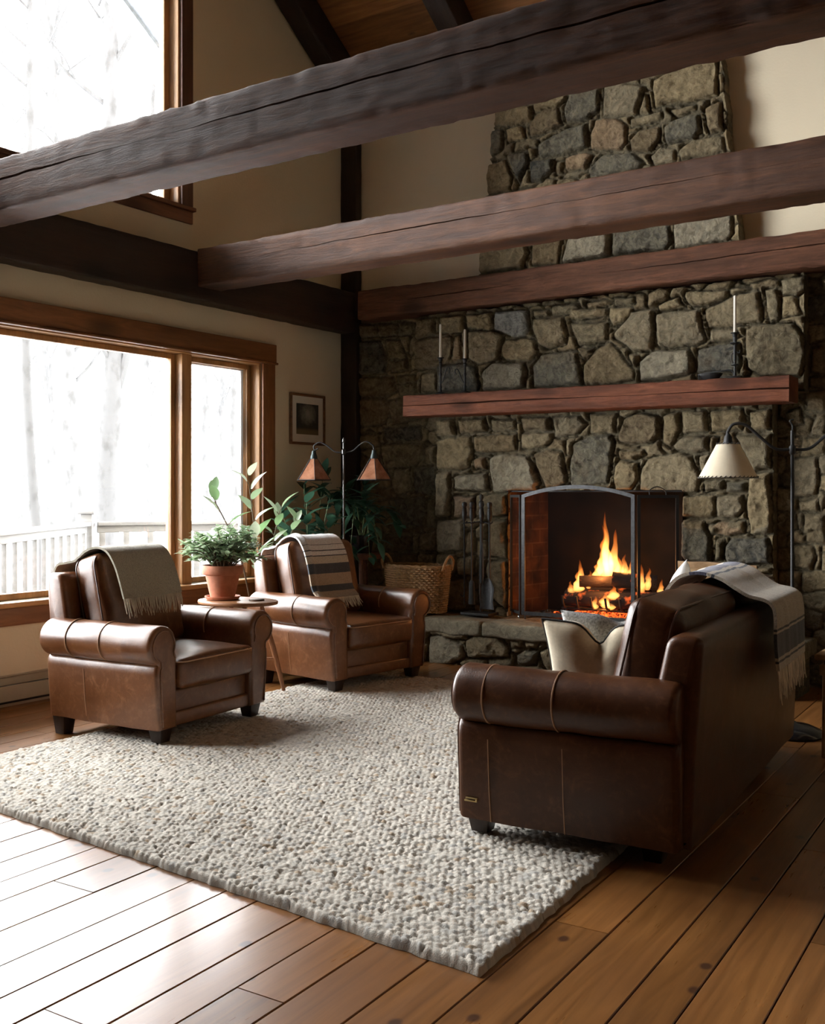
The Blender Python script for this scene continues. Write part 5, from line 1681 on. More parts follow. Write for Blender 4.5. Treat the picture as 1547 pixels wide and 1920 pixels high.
# low round stand in the corner carrying two dark plants
ps = tag(empty('plant_stand', (-5.33, 7.06, 0)), 'low round reddish wooden stand in the dark corner, under the trailing plants', 'table')
mb = MB(); mb.lathe([(0.24, 0.80), (0.265, 0.805), (0.27, 0.815), (0.27, 0.84), (0.255, 0.85)], 40); mb.build('top', 'stand_wood', ps)
for k in range(3):
    a = math.radians(90 + 120 * k); mb = MB(); mb.tube([(math.cos(a) * .18, math.sin(a) * .18, .80), (math.cos(a) * .22, math.sin(a) * .22, 0.0)], [.02, .014], 8); mb.build('leg', 'stand_wood', ps)
def trailing(name, loc, label, seed, stems, Ls, Ws, mat='leaf_dark', potr=0.11, poth=0.15, nl=13):
    root = tag(empty(name, loc), label, 'plant', 'house plants')
    mb = MB(); mb.lathe([(potr * 0.7, 0), (potr * .72, .004), (potr * .96, poth), (potr * .9, poth), (potr * .88, poth * .9)], 28); mb.build('pot', 'black_enamel', root)
    rg = random.Random(seed); ms, ml = MB(), MB()
    for (dx, dy, h, dz) in stems:
        b0 = Vector((dx * .1, dy * .1, poth)); mid = Vector((dx * .55, dy * .55, h)); end = Vector((dx, dy, dz))
        pth = crom([b0, mid, end], 7)
        ms.tube(pth, [0.005 - 0.003 * i / (len(pth) - 1) for i in range(len(pth))], 5)
        for q in range(nl):
            f = 0.25 + 0.75 * q / (nl - 1); i = f * (len(pth) - 1); i0 = min(int(i), len(pth) - 2); p = pth[i0].lerp(pth[i0 + 1], i - i0)
            t_ = (pth[i0 + 1] - pth[i0]).normalized(); a = rg.uniform(0, 2 * PI)
            dv = (t_ * 0.7 + Vector((math.cos(a), math.sin(a), rg.uniform(-.3, .6)))).normalized()
            leaf(ml, p, dv, (0, 0, 1), Ls * rg.uniform(.7, 1.2), Ws * rg.uniform(.75, 1.15), rg.uniform(0.1, .5), 0.12, 6, 0.02)
    ms.build('stems', 'stem_green', root); ml.build('foliage', mat, root, angle=0)
    return root
trailing('trailing_plant', (-5.20, 7.02, 0.851), 'dark green plant trailing over the edge of the corner stand beside the lamp pole', 4, [(0.10, -0.30, .42, -0.02), (0.24, -0.22, .40, -.02), (0.40, -.05, .38, .24), (-.05, -.25, .46, .42), (-.2, -.1, .5, .50), (0.02, .02, .5, .62), (.12, -.12, .42, .50), (.33, -.22, .33, .10), (-.26, .0, .4, .3)], 0.15, 0.075)
trailing('broadleaf_plant', (-5.42, 6.60, 0.0), 'tall dark broad-leaved plant in the corner, left of the lamp pole', 9, [(0.05, -.10, .9, 1.28), (-.1, .05, 1.0, 1.42), (.12, .12, .95, 1.34), (-.2, -.12, .9, 1.2), (.22, .0, .85, 1.12), (.0, -.25, .8, 1.02), (.2, -.2, .75, .95), (-.02, .2, .95, 1.5)], 0.21, 0.085, potr=0.17, poth=0.32, nl=12)

# ------------------------------------------------------------------ floor lamps
lp = tag(empty('floor_lamp', (-5.13, 6.68, 0)), 'two-armed iron floor lamp with copper mica shades, behind the striped armchair', 'lamp', 'two-armed floor lamps')
mb = MB(); mb.lathe([(0.14, 0.0), (0.145, 0.008), (0.13, 0.022), (0.05, 0.034), (0.02, 0.05)], 28); mb.build('base', 'iron', lp)
mb = MB(); mb.tube([(0, 0, 0.03), (0, 0, 1.76)], 0.0085, 10); mb.lathe([(0.0085, 1.66), (0.017, 1.668), (0.017, 1.70), (0.0085, 1.708)], 14); mb.lathe([(0.0085, 1.755), (0.014, 1.765), (0.012, 1.785), (0.004, 1.80)], 12); mb.build('pole', 'steel_pole', lp)
ax_ = Vector((RGT.x, RGT.y, 0)); ax_.normalize()
ax_ = (ax_ + Vector((0.25, -0.1, 0))).normalized()
for s in (-1, 1):
    e = ax_ * s
    b = lambda r, z: e * r + Vector((0, 0, z))
    pth = crom([b(0.0, 1.682), b(0.07, 1.69), b(0.14, 1.745), b(0.19, 1.765), b(0.24, 1.735), b(0.25, 1.70)] if s > 0 else [b(0.0, 1.682), b(0.07, 1.685), b(0.14, 1.735), b(0.20, 1.762), b(0.25, 1.735), b(0.24, 1.70), b(0.215, 1.715)], 6)
    mb = MB(); mb.tube(pth, 0.006, 8); arm = mb.build('arm', 'iron', lp)
    cz = 1.70; c = e * 0.25
    mt4 = Matrix.Translation((c.x, c.y, cz))
    mb = MB(); mb.lathe([(0.006, 0.0), (0.016, -0.006), (0.02, -0.03), (0.028, -0.05), (0.031, -0.075)], 14, mt4); mb.build('socket', 'verdigris', arm)
    sh = MB(); k = 6
    sh.lathe([(0.034, -0.072), (0.150, -0.242), (0.1475, -0.2425), (0.031, -0.074)], k, mt4 @ Matrix.Rotation(math.radians(12), 4, 'Z'), cap=False)
    shade = sh.build('shade', 'mica_shade', lp, smooth=False)
    mb = MB()
    for q in range(k):
        a = 2 * PI * q / k + math.radians(12); a2 = a + 2 * PI / k
        mb.tube([mt4 @ Vector((math.cos(a) * .034, math.sin(a) * .034, -.071)), mt4 @ Vector((math.cos(a) * .151, math.sin(a) * .151, -.242))], 0.003, 6)
        mb.tube([mt4 @ Vector((math.cos(a) * .151, math.sin(a) * .151, -.242)), mt4 @ Vector((math.cos(a2) * .151, math.sin(a2) * .151, -.242))], 0.0042, 6)
    mb.build('shade_rib', 'iron', shade)

l2 = tag(empty('floor_lamp', (-1.47, 6.02, 0)), 'black two-armed floor lamp with laced cream parchment shades, at the far end of the sofa', 'lamp', 'two-armed floor lamps')
mb = MB(); mb.lathe([(0.165, 0.0), (0.17, 0.012), (0.155, 0.035), (0.10, 0.058), (0.03, 0.068), (0.014, 0.08)], 32); mb.build('base', 'black_enamel', l2)
mb = MB(); mb.tube([(0, 0, 0.06), (0, 0, 1.70)], 0.010, 10); mb.lathe([(0.01, 1.565), (0.018, 1.575), (0.018, 1.61), (0.01, 1.62)], 14)
mb.tube(crom([(0, 0, 1.70), (0.0, 0, 1.73), (-.012, -.006, 1.755), (0.006, 0.004, 1.762)], 5), 0.005, 6); mb.build('pole', 'iron', l2)
e0 = Vector((0.93, 0.36, 0)).normalized()
for s in (-1, 1):
    e = e0 * s
    b = lambda r, z: e * r + Vector((0, 0, z))
    r_end = 0.345
    pth = crom([b(0.0, 1.595), b(0.09, 1.60), b(0.17, 1.665), b(0.25, 1.735), b(0.315, 1.74), b(r_end, 1.70), b(r_end, 1.68)], 6)
    mb = MB(); mb.tube(pth, 0.0085, 8); arm = mb.build('arm', 'iron', l2)
    c = b(r_end, 1.68); mt4 = Matrix.Translation(c)
    mb = MB(); mb.lathe([(0.009, 0.01), (0.014, 0.0), (0.022, -0.012), (0.024, -0.035), (0.028, -0.042), (0.028, -0.052)], 16, mt4); mb.build('socket', 'iron', arm)
    mb = MB(); mb.lathe([(0.062, -0.05), (0.163, -0.242), (0.1605, -0.242), (0.0595, -0.05)], 48, mt4, cap=False); shade = mb.build('shade', 'cream_shade', l2)
    mb = MB()
    for rr, zz, nst in ((0.0625, -0.051, 18), (0.163, -0.241, 40)):
        for q in range(nst):
            a = 2 * PI * q / nst; a2 = a + 1.1 * PI / nst
            mb.tube([mt4 @ Vector((math.cos(a) * (rr + .001), math.sin(a) * (rr + .001), zz - 0.003)), mt4 @ Vector((math.cos(a2) * (rr - .001), math.sin(a2) * (rr - .001), zz + 0.007))], 0.0022, 5)
        mb.tube([mt4 @ Vector((math.cos(2 * PI * q / 40) * rr, math.sin(2 * PI * q / 40) * rr, zz - .002)) for q in range(40)], 0.002, 5, closed=True)
    mb.build('lacing', 'piping_dark', shade)
    mb = MB()
    for q in range(3):
        a = 2 * PI * q / 3; mb.tube([mt4 @ Vector((0, 0, -.05)), mt4 @ Vector((math.cos(a) * .06, math.sin(a) * .06, -.05))], 0.002, 5)
    mb.build('spider', 'iron', shade)
mb = MB(); mb.tube(crom([(0.16, -0.03, 0.012), (0.25, -0.02, 0.006), (0.33, -0.1, 0.005), (0.5, -0.12, 0.005), (0.8, 0.1, 0.005)], 6), 0.0035, 6); mb.build('power_cord', 'cord_black', l2)

# end table at the right edge
et = tag(empty('end_table', (-1.01, 5.80, 0), 0.0), 'pale wooden end table just showing at the right edge behind the sofa', 'table')
mb = MB(); mb.bbox((-0.24, -0.24, 0.50), (0.24, 0.24, 0.53), 0.008); mb.build('table_top', 'pine_pale', et)
mb = MB(); mb.bbox((-0.22, -0.22, 0.42), (0.22, 0.22, 0.475), 0.006); mb.build('drawer_box', 'pine_pale', et)
mb = MB(); mb.bbox((-0.20, -0.20, 0.475), (0.20, 0.20, 0.50), 0.004); mb.build('recess', 'leg_wood', et)
for sx in (-1, 1):
    for sy in (-1, 1):
        mb = MB(); mb.tube([(sx * .19, sy * .19, .42), (sx * .2, sy * .2, 0)], [.02, .014], 8); mb.build('leg', 'pine_pale', et)

# ------------------------------------------------------------------ picture on the window wall
pf = tag(empty('picture_frame', (XW + 0.004, 7.02, 1.99)), 'small wood-framed dark woodland print hanging on the plaster by the corner post', 'picture')
PW, PH = 0.47, 0.44
mb = MB()
for (ya, yb, za, zb) in ((-PW / 2, -PW / 2 + .022, -PH / 2, PH / 2), (PW / 2 - .022, PW / 2, -PH / 2, PH / 2), (-PW / 2 + .022, PW / 2 - .022, -PH / 2, -PH / 2 + .022), (-PW / 2 + .022, PW / 2 - .022, PH / 2 - .022, PH / 2)):
    mb.bbox((0, ya, za), (0.022, yb, zb), 0.004)
mb.build('frame', 'frame_wood', pf)
mb = MB(); mb.box((0.002, -PW / 2 + .02, -PH / 2 + .02), (0.008, PW / 2 - .02, PH / 2 - .02)); mb.build('mat_board', 'mat_board', pf, smooth=False)
mb = MB(); mb.add([(0.0085, -0.15, -0.13), (0.0085, 0.15, -0.13), (0.0085, 0.15, 0.135), (0.0085, -0.15, 0.135)], [(0, 1, 2, 3)]); mb.build('print', 'print_art', pf, smooth=False, uv=[(0, 0), (1, 0), (1, 1), (0, 1)])

# ------------------------------------------------------------------ mantel things
MZ = lambda x: 2.164 + (x + 4.88) / 3.11 * (-0.023) + 0.001
def candlestick(x, y, label, clabel, h, ch, seed, scroll=1, tall=False):
    z = MZ(x)
    c = tag(empty('candlestick', (x, y, z)), label, 'candlestick', 'iron candlesticks')
    k = 1.0
    mb = MB(); mb.lathe([(0.045, 0.0), (0.047, 0.006), (0.03, 0.012), (0.012, 0.02), (0.009, 0.04)], 20); mb.build('base', 'iron', c)
    mb = MB(); pts = [(0.0075, .03), (0.012, h * .2), (0.0075, h * .24), (0.0075, h * .5), (0.013, h * .55), (0.0075, h * .6), (0.0075, h * .8), (0.014, h * .86), (0.009, h * .9)]
    if tall: pts = [(0.0075, .03), (0.009, h * .28), (0.026, h * .30), (0.026, h * .315), (0.009, h * .33), (0.012, h * .6), (0.012, h * .74), (0.036, h * .78), (0.036, h * .795), (0.012, h * .81), (0.015, h * .9), (0.009, h * .94)]
    mb.lathe(pts, 14); mb.build('stem', 'iron', c)
    mb = MB(); mb.lathe([(0.009, h * .9), (0.016, h * .93), (0.017, h - 0.004), (0.03, h), (0.03, h + .004), (0.014, h + .006)], 18); mb.build('cup', 'iron', c)
    mb = MB()
    if not tall:
        for s in ((1, -1) if scroll == 2 else (scroll,)):
            mb.tube(crom([(0.008 * s, 0, h * .30), (0.03 * s, -.003, h * .42), (0.06 * s, -.004, h * .68), (0.085 * s, -.004, h * .72), (0.092 * s, -.004, h * .62), (0.08 * s, -.003, h * .58)], 6), 0.005, 6)
    else:
        mb.tube(crom([(-0.01, 0, h * .34), (-.022, 0, h * .42), (-.020, 0, h * .54), (-.008, 0, h * .58)], 5), 0.0035, 6)
        mb.tube(crom([(0.01, 0, h * .6), (.03, 0, h * .56), (.034, 0, h * .62)], 5), 0.0035, 6)
        mb.tube(crom([(0, 0, .01), (-.03, 0, .06), (-.12, -.01, .055), (-.24, -.01, .045), (-.25, -.01, .004)], 6), 0.005, 6)
    mb.build('scroll', 'iron', c)
    cd = MB(); cd.lathe([(0.0105, 0.0), (0.011, 0.003), (0.0095, ch - 0.006), (0.006, ch)], 14)
    o = cd.build('candle', 'candle_wax'); o.location = (x, y, z + h + 0.0065)
    tag(o, clabel, 'candle', 'taper candles')
    w = MB(); w.tube([(0, 0, ch - 0.002), (0.001, 0, ch + 0.012)], 0.0012, 5); w.build('wick', 'wick', o)
candlestick(-4.555, 7.23, 'black wrought-iron candlestick at the left end of the mantel, leftmost of the pair', 'slim cream taper candle at the left end of the mantel', 0.295, 0.272, 1, 1)
candlestick(-4.325, 7.235, 'black wrought-iron candlestick of the mantel pair, the one nearer the chimney centre', 'slightly shorter cream taper candle, second from left on the mantel', 0.272, 0.235, 2, -1)
candlestick(-2.155, 7.25, 'tall black wrought-iron candlestick at the right end of the mantel', 'cream taper candle in the tall candlestick at the right of the mantel', 0.315, 0.255, 3, 1, True)
d_ = tag(empty('iron_dish', (-2.335, 7.27, MZ(-2.335))), 'low black iron dish on the mantel beside the tall right candlestick', 'dish')
mb = MB(); mb.lathe([(0.05, 0.0), (0.055, 0.003), (0.085, 0.035), (0.09, 0.045), (0.083, 0.043), (0.05, 0.008)], 28, None, True, 1.0, 0.6); mb.build('bowl', 'iron', d_)

# ------------------------------------------------------------------ fire tools
HZ = 0.373
fx, fy = -4.21, 7.27
ts = tag(empty('tool_stand', (fx, fy, HZ)), 'black iron fireplace tool stand on the hearth left of the firebox', 'tool stand')
mb = MB(); mb.bbox((-0.13, -0.085, 0.0), (0.13, 0.085, 0.022), 0.005); mb.build('base', 'iron', ts)
mb = MB(); mb.tube([(0, 0.03, 0.02), (0, 0.03, 0.90)], 0.013, 8); mb.lathe([(0.012, 0.88), (0.02, 0.9), (0.02, 0.91), (0.01, 0.92), (0.018, 0.94), (0.014, 0.96), (0.003, 0.97)], 12, Matrix.Translation((0, .03, 0))); mb.build('post', 'iron', ts)
HK = [(-0.135, -0.01), (-0.05, -0.035), (0.045, -0.045), (0.105, -0.02)]
for (x, y) in HK:
    mb = MB(); mb.tube(crom([(0, .03, .75), (x * .5, y * .5 + .02, .742), (x, y - .016, .735), (x + .016, y, .737), (x + .017, y + .012, .75)], 6), 0.005, 6); mb.build('hook', 'iron', ts)
def tool(name, label, x, y, build):
    t_ = tag(empty(name, (fx + x, fy + y, HZ)), label, 'fire tool', 'fireplace tools')
    mb = MB(); mb.lathe([(0.006, 0.752), (0.012, 0.757), (0.018, 0.78), (0.021, 0.82), (0.016, 0.85), (0.019, 0.856), (0.014, 0.862), (0.023, 0.885), (0.018, 0.902), (0.004, 0.909)], 14); mb.build('handle', 'iron', t_)
    mb = MB(); mb.tube([(0, 0, 0.26), (0, 0, 0.755)], 0.0068, 8); mb.build('shaft', 'iron', t_)
    build(t_)
def poker(t_):
    mb = MB(); mb.tube([(0, 0, .27), (0, 0, .10), (0, 0, .06)], [.0058, .0055, .001], 8); mb.tube(crom([(0, 0, .16), (-.02, 0, .14), (-.035, 0, .16)], 5), 0.004, 6); mb.build('point', 'iron', t_)
def brush(t_):
    mb = MB(); mb.lathe([(0.008, .28), (.022, .262), (.024, .24), (.03, .09), (.028, .085)], 14, None, True, 1.0, .7); mb.build('bristles', 'wick', t_)
def tongs(t_):
    mb = MB()
    for s in (-1, 1): mb.tube(crom([(0, 0, .62), (s * .014, 0, .5), (s * .016, 0, .2), (s * .006, 0, .08)], 5), 0.0045, 6)
    mb.build('jaws', 'iron', t_)
def shovel(t_):
    mb = MB(); n = 14; V = []; F = []
    for i in range(n + 1):
        t = i / n; z = .30 - .245 * t
        w = 0.062 * math.sin(min(1, t * 2.2 + .08) * PI / 2) ** .6 * (1.0 - .18 * math.sin(PI * max(0, t - .35) / .65)) + .004 * t
        for j in range(9):
            a = j / 8 * 2 - 1
            V.append((a * w, -.012 - .012 * t + .022 * abs(a) ** 3 * -1, z))
    for i in range(n):
        for j in range(8): F.append((i * 9 + j, i * 9 + j + 1, i * 9 + j + 10, i * 9 + j + 9))
    V2 = [(x, y + .003, z) for x, y, z in V]; N = len(V)
    F2 = [tuple(reversed([q + N for q in f])) for f in F]
    rim = []
    for i in range(n):
        for j in (0, 8): rim.append((i * 9 + j, i * 9 + j + 9, N + i * 9 + j + 9, N + i * 9 + j))
    for j in range(8):
        for i in (0, n): rim.append((i * 9 + j, i * 9 + j + 1, N + i * 9 + j + 1, N + i * 9 + j))
    mb.add(V + V2, F + F2 + rim); mb.build('blade', 'iron_grey', t_)
tool('fire_poker', 'black poker hanging leftmost on the tool stand', -0.135, -0.01, poker)
tool('hearth_brush', 'black hearth brush hanging second from left on the tool stand', -0.05, -0.035, brush)
tool('fire_tongs', 'black tongs hanging third from left, just behind the ash shovel', 0.045, -0.045, tongs)
tool('ash_shovel', 'black ash shovel with a broad rounded blade at the right of the tool stand', 0.105, -0.02, shovel)

# ------------------------------------------------------------------ wicker basket with firewood
bx, by_ = -4.77, 7.21
bk = tag(empty('wicker_basket', (bx, by_, HZ)), 'honey-coloured oval wicker basket of firewood on the hearth behind the armchair', 'basket')
mb = MB(); A, B, Hh = 0.30, 0.175, 0.37
ns = 40
for lv in range(20):
    z = 0.012 + lv * 0.0185; f = 0.86 + 0.14 * z / Hh
    pts = []
    for q in range(ns * 2):
        a = 2 * PI * q / (ns * 2); off = 0.0065 * (1 if (q + lv) % 2 else -1)
        pts.append((math.cos(a) * (A * f + off), math.sin(a) * (B * f + off), z))
    mb.tube(pts, 0.0088, 6, closed=True)
mb.build('weave', 'wicker', bk)
mb = MB()
for q in range(ns):
    a = 2 * PI * q / ns; mb.tube([(math.cos(a) * A * .86, math.sin(a) * B * .86, 0), (math.cos(a) * A, math.sin(a) * B, Hh)], 0.005, 5)
mb.lathe([(0.86, 0.002), (0.86, .01)], 30, None, True, A * .98, B * .98); mb.build('stakes', 'wicker', bk)
mb = MB()
for o2 in (0, PI):
    mb.tube([(math.cos(2 * PI * q / 60) * (A + .004 * math.sin(q * 1.3 + o2)), math.sin(2 * PI * q / 60) * (B + .004 * math.sin(q * 1.3 + o2)), Hh + .008 + .007 * math.cos(q * 1.3 + o2)) for q in range(60)], 0.009, 7, closed=True)
mb.build('rim', 'wicker', bk)
for s in (-1, 1):
    mb = MB(); mb.tube(crom([(s * A * .97, -.07, Hh - .02), (s * (A + .012), -.06, Hh + .05), (s * (A + .02), 0, Hh + .095), (s * (A + .012), .06, Hh + .05), (s * A * .97, .07, Hh - .02)], 7), 0.0105, 8); mb.build('handle', 'wicker', bk)

def log(label, p0, p1, r, split, seed, parent=None, ends='log_split', group='split firewood', name='firewood_log', barkmat='log_bark', roll=0.0, splitmat='log_split'):
    p0 = Vector(p0); p1 = Vector(p1); L = (p1 - p0).length
    rg = random.Random(seed)
    if split == 'half':
        pr = [(r * math.cos(math.radians(a)), r * math.sin(math.radians(a))) for a in range(0, 181, 12)]
    elif split == 'quarter':
        pr = [(r * math.cos(math.radians(a)), r * math.sin(math.radians(a))) for a in range(40, 141, 10)] + [(0, -r * .35)]
    else:
        pr = [(r * math.cos(math.radians(a)), r * math.sin(math.radians(a))) for a in range(0, 360, 15)]
    ax = (p1 - p0).normalized(); q = Vector((1, 0, 0)).rotation_difference(ax).to_matrix().to_4x4()
    mt5 = q @ Matrix.Rotation(roll, 4, 'X')
    V = []; n = len(pr); m = 10; F = []
    for i in range(m + 1):
        for (y, z) in pr:
            v = Vector((L * (i / m), y, z)); w = mnoise.noise_vector(Vector((v.x * 5, y * 14, z * 14)) + Vector((seed, 0, 0))) * r * .13
            V.append(mt5 @ (v + Vector((0, w.y, w.z))))
    bark = MB(); wood = MB()
    nb = {'half': 15, 'quarter': 10, 'round': n}[split]
    for i in range(m):
        for k in range(n):
            k2 = (k + 1) % n; F.append(((i * n + k, i * n + k2, (i + 1) * n + k2, (i + 1) * n + k), k < nb))
    root = tag(empty(name, p0), label, 'log', group)
    bark.add(V, [f for f, b in F if b]); bark.build('bark', barkmat, root)
    wood.add(V, [f for f, b in F if not b] + [tuple(range(n - 1, -1, -1)), tuple(m * n + k for k in range(n))]); wood.build('split_face', splitmat, root, smooth=False)
    return root
log('brown-barked log in the wicker basket, on the right by the handle', (-4.65, 7.12, .66), (-4.51, 7.24, .735), 0.045, 'round', 4)
log('orange split log in the middle of the wicker basket', (-4.77, 7.09, .665), (-4.595, 7.15, .70), 0.045, 'half', 6)
log('dark log lying at the left inside the wicker basket', (-4.95, 7.17, .66), (-4.75, 7.25, .69), 0.05, 'round', 8)

# firewood stacked on the hearth right of the opening
log('large pale split log on top of the hearth stack right of the fire', (-2.52, 7.13, 0.80), (-2.00, 7.22, 0.785), 0.078, 'half', 11, roll=math.radians(-78))
log('short log end sticking out left in the hearth stack, below the top log', (-2.56, 7.10, 0.685), (-2.02, 7.16, 0.685), 0.052, 'round', 12)
log('split log at the back of the hearth stack', (-2.50, 7.29, 0.67), (-1.98, 7.30, 0.67), 0.062, 'half', 13)
log('round log in the middle row of the hearth stack, at the front', (-2.52, 7.11, 0.565), (-2.0, 7.13, 0.565), 0.058, 'round', 14)
log('round log in the middle row of the hearth stack, at the back', (-2.50, 7.27, 0.56), (-2.0, 7.28, 0.56), 0.06, 'round', 15)
log('thick log at the bottom front of the hearth stack', (-2.52, 7.10, 0.437), (-2.0, 7.11, 0.437), 0.066, 'round', 16)
log('thick log at the bottom back of the hearth stack', (-2.50, 7.27, 0.437), (-2.0, 7.28, 0.437), 0.066, 'round', 17)

# ------------------------------------------------------------------ fire screen
fs = tag(empty('fire_screen', (-3.3, 7.2, HZ)), 'black three-panel arched fire screen standing in front of the fire', 'fire screen')
def panel(name, P0, P1, hs, arch, fw=0.022, handle=False, fd=0.016):
    P0 = Vector((P0[0] + 3.3, P0[1] - 7.2, 0)); P1 = Vector((P1[0] + 3.3, P1[1] - 7.2, 0)); d = P1 - P0; W = d.length; d.normalize(); nrm = Vector((d.y, -d.x, 0))
    n = 20
    def top(s, inset=0.0):
        t = s / W
        return hs + arch * (1 - (2 * t - 1) ** 2) - inset
    z0 = 0.035
    out_ = [(0, z0)] + [(W * i / n, top(W * i / n)) for i in range(n + 1)] + [(W, z0)]
    inn = [(fw, z0 + fw)] + [(fw + (W - 2 * fw) * i / n, top(fw + (W - 2 * fw) * i / n, fw)) for i in range(n + 1)] + [(W - fw, z0 + fw)]
    def p3(s, z, k): return P0 + d * s + Vector((0, 0, z)) + nrm * k
    V = []; F = []; N = len(out_)
    for k in (fd / 2, -fd / 2):
        V += [p3(s, z, k) for s, z in out_] + [p3(s, z, k) for s, z in inn]
    for i in range(N):
        j = (i + 1) % N
        F += [(i, j, N + j, N + i), (2 * N + i, 3 * N + i, 3 * N + j, 2 * N + j), (i, 2 * N + i, 2 * N + j, j), (N + i, N + j, 3 * N + j, 3 * N + i)]
    mb = MB(); mb.add(V, F); fr = mb.build(name, 'iron_grey' if handle is None else 'iron', fs, smooth=False)
    mb = MB(); mb.add([p3(s, z, 0) for s, z in inn], [tuple(range(N))]); mb.build('wire_mesh', 'screen_mesh', fr, smooth=False)
    mb = MB()
    for s in (0.03, W - 0.03): mb.tube([p3(s, z0 + .005, 0), p3(s, 0.002, 0)], 0.008, 6)
    mb.build('foot', 'iron', fr)
    return fr, p3, top, W
C0, C1 = (-3.79, 7.20), (-2.865, 7.20)
panel('centre_panel', C0, C1, 0.965, 0.075, 0.028, None)
panel('left_panel', (-3.985, 7.385), (-3.803, 7.205), 0.965, 0.0, 0.02)
fr_, p3, top, W = panel('right_panel', (-2.85, 7.205), (-2.60, 7.375), 0.965, 0.0, 0.022)
mb = MB(); mb.tube(crom([p3(W * .3, .965, 0), p3(W * .32, 1.0, -.02), p3(W * .5, 1.025, -.03), p3(W * .68, 1.0, -.02), p3(W * .7, .965, 0)], 6), 0.004, 6); mb.build('handle', 'iron', fs)

# ------------------------------------------------------------------ fire
gx, gy = -3.27, 7.66
gr = tag(empty('fire_grate', (gx, gy, 0.367)), 'black iron fire grate holding the burning logs', 'grate')
for k in range(6):
    x = -0.30 + 0.12 * k
    mb = MB(); mb.tube(crom([(x, -.20, .18), (x, -.17, .10), (x, -.10, .085), (x, .12, .085), (x, .17, .16)], 5), 0.010, 6); mb.build('bar', 'iron', gr)
for y in (-.12, .12):
    mb = MB(); mb.tube([(-.34, y, .075), (.34, y, .075)], 0.010, 6); mb.build('cross_bar', 'iron', gr)
    for x in (-.3, .3):
        mb = MB(); mb.tube([(x, y, .07), (x * 1.05, y, 0)], 0.011, 6); mb.build('leg', 'iron', gr)
FG = 'burning logs'
log('charred log lying at the bottom left of the burning fire', (gx - .33, gy - .06, .525), (gx + .05, gy - .04, .525), .062, 'round', 31, group=FG, name='burning_log', barkmat='charred_log', splitmat='charred_log')
log('charred log at the bottom right of the burning fire, behind the screen post', (gx + .06, gy - .08, .52), (gx + .42, gy - .02, .53), .065, 'round', 32, group=FG, name='burning_log', barkmat='charred_log', splitmat='charred_log')
log('charred log across the top left of the burning fire', (gx - .20, gy - .10, .655), (gx + .12, gy + .03, .66), .048, 'round', 33, group=FG, name='burning_log', barkmat='charred_log', splitmat='charred_log')
log('charred log across the top right of the burning fire', (gx + .06, gy - .06, .685), (gx + .38, gy + .05, .66), .058, 'round', 34, group=FG, name='burning_log', barkmat='charred_log', splitmat='charred_log')
log('charred log at the very back of the burning fire', (gx - .28, gy + .10, .53), (gx + .30, gy + .11, .53), .07, 'round', 35, group=FG, name='burning_log', barkmat='charred_log', splitmat='charred_log')
rg = random.Random(8); mb = MB(); mb2 = MB()
for k in range(420):
    a = rg.gauss(0, .16); b_ = rg.gauss(0, .075)
    s = rg.uniform(.008, .022)
    mb.rbox((s, s * rg.uniform(.5, 1), s * rg.uniform(.4, .8)), s * .3, (0, 0, 0), Matrix.Translation((gx + .04 + a * 1.1, gy - .06 + b_, .386 + rg.uniform(0, .05) * max(0, 1 - abs(a) * 3))) @ Matrix.Rotation(rg.uniform(0, 3), 4, 'Z') @ Matrix.Rotation(rg.uniform(-.5, .5), 4, 'X'), 1, 1)
tag(mb.build('embers', 'ember', None, smooth=False), 'glowing red embers under the fire grate', 'embers', kind='stuff')
for k in range(420):
    a = rg.uniform(-.58, .5); b_ = rg.uniform(-.24, .06); s = rg.uniform(.006, .018)
    mb2.rbox((s, s * .8, s * .5), s * .3, (0, 0, 0), Matrix.Translation((gx + a, gy + b_, .380 + rg.uniform(0, .015))) @ Matrix.Rotation(rg.uniform(0, 3), 4, 'Z'), 1, 1)
tag(mb2.build('ash_bed', 'ash', None, smooth=False), 'grey ash and cinders spread on the firebox floor', 'ash', kind='stuff')

fire = tag(empty('fire', (gx, gy, 0.55)), 'bright orange log fire burning in the stone fireplace', 'fire')
def flame(x, y, z, h, r, seed, lean=0.0, flat=0.7):
    n, seg = 26, 12
    V = []; F = []
    for i in range(n + 1):
        t = i / n
        rr = r * (0.35 + 0.65 * math.sin(min(1, t * 3.0) * PI / 2)) * (1 - t) ** 0.85 * (1 + .28 * mnoise.noise(Vector((t * 6, seed * 3.1, 0)))) + .0008
        cx_ = lean * h * t ** 1.3 + 0.35 * r * (t ** .6) * mnoise.noise(Vector((t * 3.2, seed * 1.7, 4))) * 2
        cy_ = 0.3 * r * mnoise.noise(Vector((t * 3.0, seed * 2.9, 9)))
        for k in range(seg):
            a = 2 * PI * k / seg
            w = 1 + .30 * mnoise.noise(Vector((math.cos(a) * 1.5, math.sin(a) * 1.5, t * 7 + seed)))
            V.append((cx_ + math.cos(a) * rr * w, cy_ + math.sin(a) * rr * flat * w, h * t))
    for i in range(n):
        for k in range(seg):
            k2 = (k + 1) % seg; F.append((i * seg + k, i * seg + k2, (i + 1) * seg + k2, (i + 1) * seg + k))
    F += [tuple(range(seg - 1, -1, -1)), tuple(n * seg + k for k in range(seg))]
    mb = MB(); mb.add(V, F)
    o = mb.build('flame', 'flame_gas', fire, angle=0); o.location = (x, y, z)
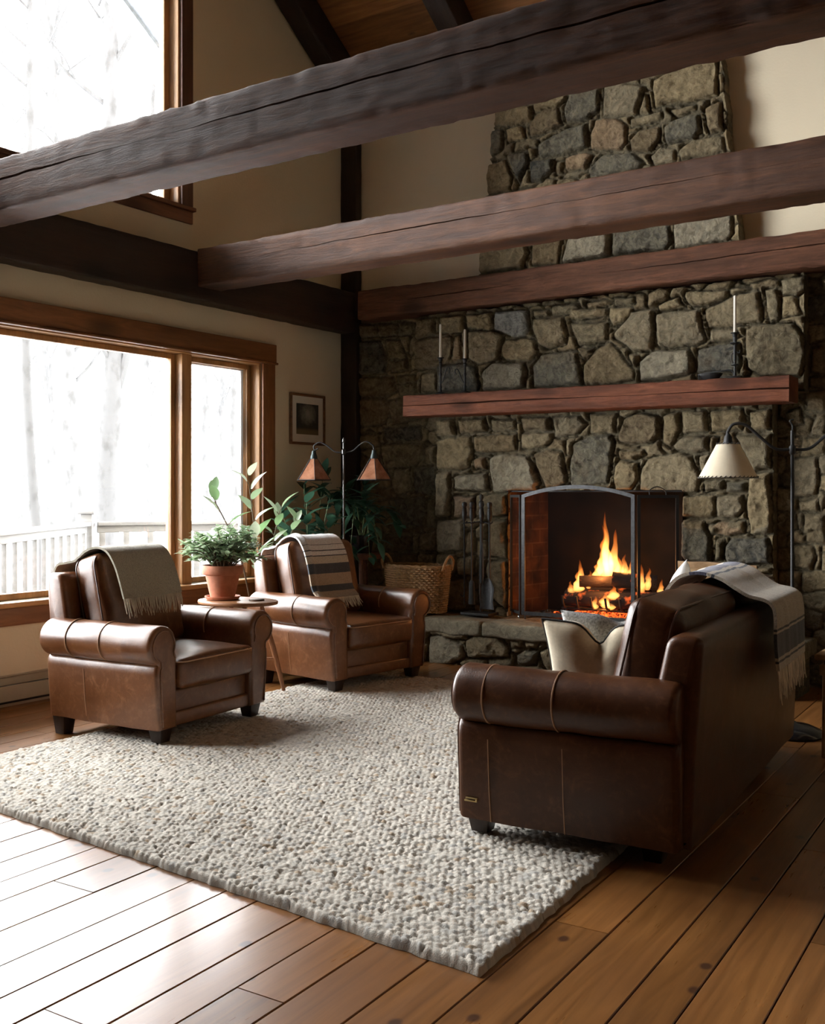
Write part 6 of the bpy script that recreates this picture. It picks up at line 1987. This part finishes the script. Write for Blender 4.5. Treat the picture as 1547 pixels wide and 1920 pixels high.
FL = [(-.02, -.02, .13, .46, .075, 1, 0.0), (.0, .0, .14, .56, .05, 2, -.05), (.05, -.01, .14, .52, .045, 3, .03), (-.08, -.03, .12, .22, .05, 4, .05), (.09, -.03, .13, .28, .045, 5, .02),
      (.15, -.04, .14, .26, .035, 6, .0), (.20, -.03, .14, .22, .03, 7, .05), (-.22, -.09, .02, .27, .05, 8, .1), (-.19, -.09, .06, .30, .03, 9, -.03), (-.27, -.09, -.01, .16, .03, 10, -.1), (-.13, -.08, .05, .20, .03, 11, .1),
      (.03, -.13, -.09, .18, .04, 12, .15), (.10, -.14, -.02, .15, .045, 13, .1), (-.05, -.14, -.10, .14, .03, 14, -.05), (.30, -.06, .04, .30, .035, 15, .0), (.34, -.05, .06, .24, .03, 16, .1), (.42, .02, .0, .2, .03, 17, .1), (.07, -.12, -.1, .16, .04, 18, -.1), (-.03, .02, .2, .62, .03, 19, .0)]
for q in FL: flame(q[0], q[1], q[2], q[3] * 0.74, q[4] * 1.3, *q[5:])

# ------------------------------------------------------------------ light
def plight(loc, power, col, size):
    l = bpy.data.lights.new('fire_glow', 'POINT'); l.energy = power; l.color = col; l.shadow_soft_size = size
    o = bpy.data.objects.new('fire_glow', l); o.location = loc; COL.objects.link(o)
plight((gx - .02, gy - .08, .70), FIRE_W, (1.0, 0.36, 0.09), 0.09)
plight((gx + .02, gy - .12, .47), FIRE_W * .35, (1.0, 0.25, 0.05), 0.06)

w = bpy.data.worlds.new('overcast_sky'); scene.world = w; w.use_nodes = True
bg = w.node_tree.nodes['Background']; bg.inputs[0].default_value = (0.985, 0.99, 1.0, 1.0); bg.inputs[1].default_value = SKY
def portal(y0, y1, z0, z1, x=XW - 0.21):
    l = bpy.data.lights.new('daylight_portal', 'AREA'); l.shape = 'RECTANGLE'; l.size = z1 - z0; l.size_y = y1 - y0
    l.cycles.is_portal = True
    o = bpy.data.objects.new('daylight_portal', l); COL.objects.link(o)
    o.location = (x, (y0 + y1) / 2, (z0 + z1) / 2); o.rotation_euler = (0, -PI / 2, 0)
portal(*W1); portal(*W2)

vs = scene.view_settings
vs.view_transform = 'Standard'; vs.look = 'None'; vs.gamma = 1.0; vs.use_curve_mapping = False; vs.exposure = EXPO
scene.display_settings.display_device = 'sRGB'
cy = scene.cycles
cy.use_denoising = True
cy.use_adaptive_sampling = True; cy.adaptive_threshold = 0.02; cy.max_bounces = 8; cy.diffuse_bounces = 5; cy.glossy_bounces = 4; cy.transparent_max_bounces = 12; cy.transmission_bounces = 4
cy.sample_clamp_indirect = 6.0
